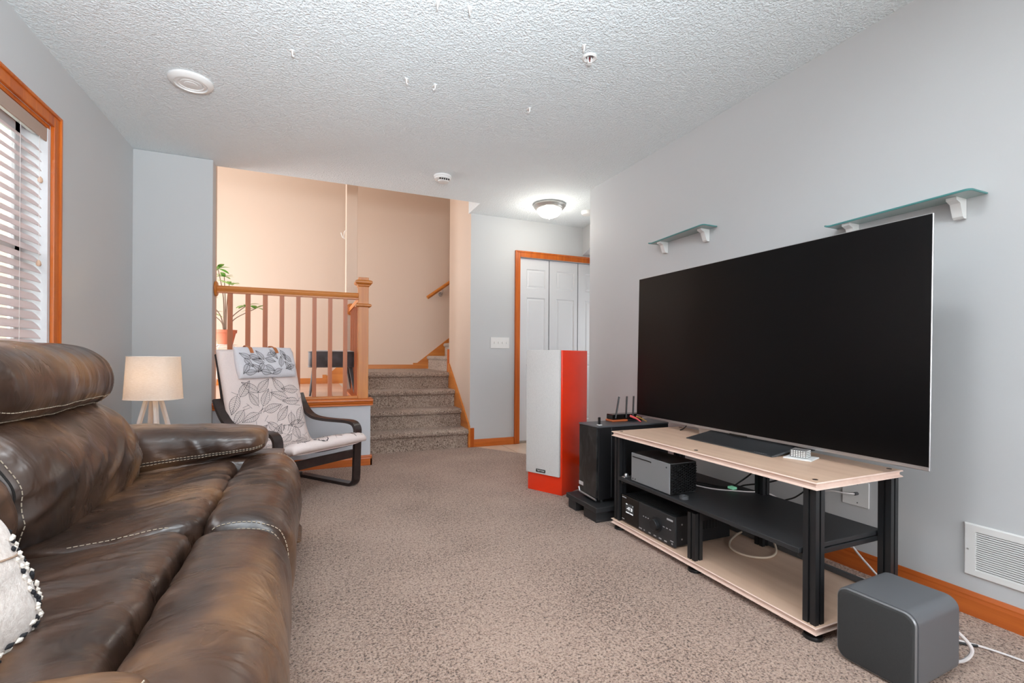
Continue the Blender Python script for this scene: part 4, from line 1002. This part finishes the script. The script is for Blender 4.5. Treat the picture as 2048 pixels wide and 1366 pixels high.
bo = bpy.data.objects.new('lamp_bulb', bl_); COL.objects.link(bo); bo.location = (-.805, 3.20, .800)
cable([(-.84, 3.17, .504), (-.90, 3.10, .504), (-.96, 3.05, .504), (-1.03, 3.02, .504), (-1.12, 3.03, .49), (-1.165, 3.05, .40)], .0025, 'white_cable', 'white lamp cord lying on the round side table', 'lamp_cord')

# ------------------------------------------------------------------ armchair
CA = math.radians(-52); dd = Vector((math.cos(CA), math.sin(CA))); ll = Vector((-dd.y, dd.x))
O2 = Vector((.31, 3.575))-ll*.31
ch = thing('cantilever_armchair', (O2.x, O2.y, 0), 'bentwood armchair with a black-brown frame and cream leaf-print cushion by the railing', 'armchair', rz=math.atan2(ll.y, ll.x))
# local: x to the viewer's right, y to the back (object y axis = -dd)
def band(path, x0, x1, th, per=8):
    P = catmull([(0, a, b) for a, b in path], per); mb = MB(); rg = []
    for i, p in enumerate(P):
        d = (P[min(i+1, len(P)-1)]-P[max(i-1, 0)]).normalized(); nrm = Vector((0, -d.z, d.y))*th/2
        rg.append([(x0, p.y+nrm.y, p.z+nrm.z), (x1, p.y+nrm.y, p.z+nrm.z), (x1, p.y-nrm.y, p.z-nrm.z), (x0, p.y-nrm.y, p.z-nrm.z)])
    mb.rings(rg); return mb
side_path = [(.60, .011), (.45, .011), (.25, .011), (.09, .011), (.045, .014), (.018, .034), (.008, .07), (.004, .18), (.0, .30), (-.004, .39), (.000, .425), (.020, .452), (.055, .464), (.12, .468), (.25, .466), (.38, .468), (.47, .480), (.54, .515), (.60, .580), (.64, .65)]
back_path = [(.020, .315), (.10, .295), (.22, .262), (.34, .235), (.44, .228), (.515, .262), (.560, .345), (.598, .46), (.634, .60), (.668, .74), (.700, .87), (.724, .955)]
for sx in (-1, 1):
    xo = .315*sx; band(side_path, xo-.030, xo+.030, .022).build('arm_frame', 'dark_wood', ch, smooth=True)
    xi = .262*sx; band(back_path, xi-.022, xi+.022, .024).build('seat_rail', 'dark_wood', ch, smooth=True)
m = MB(); m.box(-.284, .284, .0, .020, .218, .276, .003, 1); m.build('front_stretcher', 'dark_wood', ch)
m = MB(); m.box(-.29, .29, .56, .585, .02, .045, .004, 1); m.build('rear_stretcher', 'dark_wood', ch)
bpth = catmull([(0, a, b) for a, b in back_path], 8)
for k in (6, 14, 22, 30, 50, 60, 70, 80):
    p = bpth[min(k, len(bpth)-1)]; MB().box(-.25, .25, p.y-.018, p.y+.018, p.z+.006, p.z+.016, .002, 1).build('slat', 'dark_wood', ch)
# cushion
cpath = [(-.115, .350), (-.095, .374), (-.02, .362), (.08, .345), (.18, .318), (.28, .292), (.37, .276), (.44, .285), (.495, .330), (.530, .400), (.565, .51), (.600, .63), (.636, .76), (.668, .87), (.694, .955), (.705, .985)]
CP = catmull([(0, a, b) for a, b in cpath], 10)
cum = [0]
for a, b in zip(CP, CP[1:]): cum.append(cum[-1]+(b-a).length)
CLEN = cum[-1]
def cpt(s):
    s = max(0, min(CLEN, s)); 
    for i in range(len(cum)-1):
        if cum[i+1] >= s:
            k = (s-cum[i])/max(1e-9, cum[i+1]-cum[i]); p = CP[i].lerp(CP[i+1], k)
            d = (CP[min(i+3, len(CP)-1)]-CP[max(i-2, 0)]).normalized(); return p, Vector((0, -d.z, d.y))
    return CP[-1], Vector((0, -1, 0))
CW, CT = .292, .042
def ctop(u, s, lift=0.0, sgnn=1):
    """u in -1..1 across, s metres along from the front edge"""
    p, n = cpt(s); e = min(1, s/.035)*min(1, (CLEN-s)/.03); e = max(0, min(1, e)); e = math.sqrt(max(0, 1-(1-e)**2))
    k = max(0, 1-abs(u)**7)**(1/2.2)
    w = .004*nz(u*3, s*9, 4)+.003*nz(u*9, s*20, 1) if sgnn > 0 else 0
    return Vector((u*CW, p.y, p.z))+n*(sgnn*(CT*(.25+.75*e)*k+w*k)+lift)
m = MB(); NU, NS = 44, 130; rg = []
for j in range(NS+1):
    s = CLEN*j/NS
    us = [math.sin((-1+2*i/NU)*PI/2)*.5+(-1+2*i/NU)*.5 for i in range(NU+1)]
    rg.append([ctop(u, s) for u in us]+[ctop(u, s, 0, -1) for u in us[::-1][1:-1]])
m.rings(rg); m.build('cushion', 'cushion', ch, smooth=True, angle=85)
# head pillow
PC0, PC1 = CLEN-.225, CLEN+.0
def ptop(u, s, lift=0.0, sg=1):
    f = (s-PC0)/(PC1-PC0); p, n = cpt(PC0+(PC1-PC0)*min(1, max(0, f)))
    e = max(0, 1-abs(2*f-1)**2.6)**(1/2.0); k = max(0, 1-abs(u)**7)**(1/2.4)
    th = .040*e*k+.003*nz(u*5, s*18, 7)*k
    return Vector((.018+u*.228*(1-.02*abs(2*f-1)), p.y, p.z))+n*(CT+.016+sg*th+lift)
m = MB(); rg = []
for j in range(61):
    s = PC0+(PC1-PC0)*(.5-.5*math.cos(PI*j/60)); us = [math.sin((-1+2*i/40)*PI/2)*.5+(-1+2*i/40)*.5 for i in range(41)]
    rg.append([ptop(u, s) for u in us]+[ptop(u, s, 0, -1) for u in us[::-1][1:-1]])
m.rings(rg); hp = m.build('head_pillow', 'pillow_cotton', ch, smooth=True, angle=85)
# leaf print
def ink(mb, fn, pts, w=.0011):
    pts = [Vector((a, b)) for a, b in pts]; prev = None
    for i, p in enumerate(pts):
        d = pts[min(i+1, len(pts)-1)]-pts[max(i-1, 0)]
        if d.length < 1e-9: continue
        nn = Vector((-d.y, d.x)).normalized()*w
        a = fn(p.x+nn.x, p.y+nn.y); b = fn(p.x-nn.x, p.y-nn.y)
        va, vb = mb.bm.verts.new(a), mb.bm.verts.new(b)
        if prev: mb.bm.faces.new((prev[0], va, vb, prev[1]))
        prev = (va, vb)
def leaf(mb, fn, x, y, ang, L, W, ok, veins=7):
    ca, sa2 = math.cos(ang), math.sin(ang)
    tr = lambda a, b: (x+a*ca-b*sa2, y+a*sa2+b*ca)
    if not all(ok(*tr(a, b)) for a, b in ((0, 0), (L, 0), (L*.4, W), (L*.4, -W))): return
    if 1: taken.append(tr(L*.55, 0)); taken.append(tr(L*.3, 0))
    prof = lambda t: W*math.sin(PI*min(1, t**.8))*(1-.25*t)
    for sg in (1, -1): ink(mb, fn, [tr(L*i/16, sg*prof(i/16)) for i in range(17)])
    ink(mb, fn, [tr(-L*.12+L*1.1*i/10, 0.0) for i in range(11)], .0010)
    for k in range(1, veins+1):
        t = k/(veins+1)*.85
        for sg in (1, -1):
            t2 = min(.98, t+.16); ink(mb, fn, [tr(L*(t+(t2-t)*j/4), sg*prof(t2)*(j/4)**.85*.97) for j in range(5)], .0007)
lp_ = MB(); rnd = random.Random(11); taken = []; RAD = [.037]
def free(x, s): return all((x-a)**2+(s-b)**2 > RAD[0]**2 for a, b in taken)
fnC = lambda x, s: ctop(max(-.985, min(.985, x/CW)), s, .0012)
okC = lambda x, s: abs(x) < CW*.965 and .02 < s < PC0+.05 and free(x, s)
def branch(mb, fn, ok, x, y, ang, n, Lb=.125):
    for k in range(n):
        nx, ny = x+math.cos(ang)*.05, y+math.sin(ang)*.05
        if ok(nx, ny) and ok(x, y): ink(mb, fn, [(x+(nx-x)*i/6, y+(ny-y)*i/6) for i in range(7)], .0010)
        for sg in (1, -1):
            leaf(mb, fn, nx, ny, ang+sg*rnd.uniform(.6, 1.2), Lb*rnd.uniform(.85, 1.15), Lb*rnd.uniform(.24, .30), ok)
        x, y = nx, ny; ang += rnd.uniform(-.5, .5)
    leaf(mb, fn, x, y, ang, Lb*1.1, Lb*.28, ok)
sp_ = [(rnd.uniform(-.28, .28), rnd.uniform(.02, 1.0)) for j in range(1500)]
for x, y in sp_:
    x += rnd.uniform(-.03, .03); y += rnd.uniform(-.03, .03); a = rnd.uniform(0, 6.28); n = 0 if rnd.random() < .7 else 1
    branch(lp_, fnC, okC, x, y, a, n)
tag(lp_.build('leaf_print', 'ink', ch), kind='stuff')
lp_ = MB(); fnP = lambda x, s: ptop(max(-.97, min(.97, (x)/.228)), s, .0012)
okP = lambda x, s: abs(x) < .215 and PC0+.012 < s < PC1-.022
taken.clear(); RAD[0] = .021; okP0 = okP; okP = lambda x, s: okP0(x, s) and free(x, s)
for j in range(500):
    x, y, a, n = rnd.uniform(-.2, .2), rnd.uniform(.01, .21), rnd.uniform(0, 6.28), 0
    branch(lp_, fnP, okP, x, PC0+y, a, n, .075)
tag(lp_.build('leaf_print', 'ink', hp), kind='stuff')
for x in (-.12, .075):
    m = MB(); P = []
    for k in range(7): P.append(ptop(x/.228, PC1-.050+.050*k/6, .0025))
    top = P[-1]; P += [top+Vector((0, .030, .010)), top+Vector((0, .075, -.02))]
    rgs = [[p+Vector((-.013, 0, 0)), p+Vector((.013, 0, 0)), p+Vector((.013, 0, .0018)), p+Vector((-.013, 0, .0018))] for p in P]
    m.rings(rgs); m.build('leather_strap', 'orange_leather', ch)

# ------------------------------------------------------------------ stool on the upper floor
sl = thing('velvet_stool', (.20, 5.09, ZD), 'square charcoal velvet stool with dark tapered legs behind the railing', 'stool')
def softbox(hx, hy, z0, z1, name, mat, parent, crown=.012, n=24):
    m = MB(); rg = []
    for f, z in ((.97, z0), (1.0, z0+.01), (1.0, z1-.012), (.985, z1-.003)):
        rg.append([(hx*f*sgn(math.cos(a))*abs(math.cos(a))**.22, hy*f*sgn(math.sin(a))*abs(math.sin(a))**.22, z) for a in [2*PI*i/64 for i in range(64)]])
    for f, c_ in ((.8, .6), (.5, .9), (.15, 1)):
        rg.append([(hx*f*sgn(math.cos(a))*abs(math.cos(a))**.3, hy*f*sgn(math.sin(a))*abs(math.sin(a))**.3, z1+crown*c_) for a in [2*PI*i/64 for i in range(64)]])
    m.rings(rg); return m.build(name, mat, parent, smooth=True, angle=60)
softbox(.222, .235, .272, .428, 'seat', 'velvet', sl)
m = MB()
for z in (.278, .422):
    P = [Vector((.223*sgn(math.cos(a))*abs(math.cos(a))**.22, .236*sgn(math.sin(a))*abs(math.sin(a))**.22, z)) for a in [2*PI*i/64 for i in range(65)]]; m.tube(P, .004, 6)
m.build('piping', 'velvet', sl, smooth=True)
for sx in (-1, 1):
    for sy in (-1, 1): MB().tube([(.16*sx, .17*sy, .30), (.205*sx, .225*sy, 0.0)], .021, 14, .009).build('leg', plain('charcoal_painted_leg', (58, 60, 64), .45) if 'lg' not in M else M['lg'], sl, smooth=True)

# ------------------------------------------------------------------ potted plant on a wire stand
px, py = -.90, 6.25
ps = thing('plant_stand', (px, py, ZD), 'thin white wire plant stand behind the left end of the railing', 'plant stand')
m = MB()
for k in range(4):
    a = PI/4+k*PI/2; c_, s_ = math.cos(a), math.sin(a)
    m.tube(catmull([(.16*c_, .16*s_, 0), (.13*c_, .13*s_, .25), (.12*c_, .12*s_, .44), (.10*c_, .10*s_, .49), (.05*c_, .05*s_, .50)], 6), .005, 6)
for r_, z_ in ((.125, .47), (.13, .30), (.10, .50)): m.tube([(r_*math.cos(t*PI/12), r_*math.sin(t*PI/12), z_) for t in range(25)], .004, 6)
m.tube([(-.12, 0, .50), (.12, 0, .50)], .004, 6); m.tube([(0, -.12, .50), (0, .12, .50)], .004, 6)
m.build('wire_frame', 'white_plastic', ps)
pt = thing('potted_plant', (px, py, ZD+.506), 'leafy green potted plant with thin bare stems in a terracotta pot', 'plant')
MB().lathe([(.075, 0), (.105, .13), (.115, .13), (.118, .165), (.108, .165), (.102, .14)], (0, 0, 0), 36).build('pot', 'terracotta', pt, smooth=True)
MB().lathe([(.104, .155), (.0, .165)], (0, 0, 0), 30, cap=False).build('soil', 'soil', pt)
rnd = random.Random(5); m = MB(); tips = []
for k, (a, L, h_) in enumerate(((.3, .22, .30), (2.8, .20, .34), (1.8, .10, .62), (-.4, .34, .26), (3.9, .10, .70), (5.0, .16, .52), (2.2, .28, .20))):
    e = Vector((L*math.cos(a), L*math.sin(a)*.5, .16+h_)); P = catmull([(0.02*math.cos(a), .02*math.sin(a), .15), (e.x*.3, e.y*.3, .15+h_*.55), tuple(e)], 8); m.tube(P, .007, 7, .004); tips.append(e)
m.build('stem', 'stem', pt, smooth=True)
def big_leaf(mb, p, yaw, pitch, L, W):
    d = Vector((math.cos(yaw)*math.cos(pitch), math.sin(yaw)*math.cos(pitch), math.sin(pitch))); s_ = Vector((-math.sin(yaw), math.cos(yaw), 0)); rows = []
    for i in range(9):
        t = i/8; w = W*math.sin(PI*min(1, .04+t*.96))**.8; c_ = p+d*L*t-Vector((0, 0, .35*L*t*t))
        rows.append([mb.bm.verts.new(c_+s_*w), mb.bm.verts.new(c_-Vector((0, 0, .15*w))), mb.bm.verts.new(c_-s_*w)])
    for a, b in zip(rows, rows[1:]):
        mb.bm.faces.new((a[0], a[1], b[1], b[0])); mb.bm.faces.new((a[1], a[2], b[2], b[1]))
for e in tips:
    for q_ in range(8):
        m = MB(); big_leaf(m, e, q_*PI/4+rnd.uniform(-.3, .3), rnd.uniform(-.1, .7), rnd.uniform(.11, .17), rnd.uniform(.022, .034)); m.build('leaf', 'leaf', pt, smooth=True, angle=90)
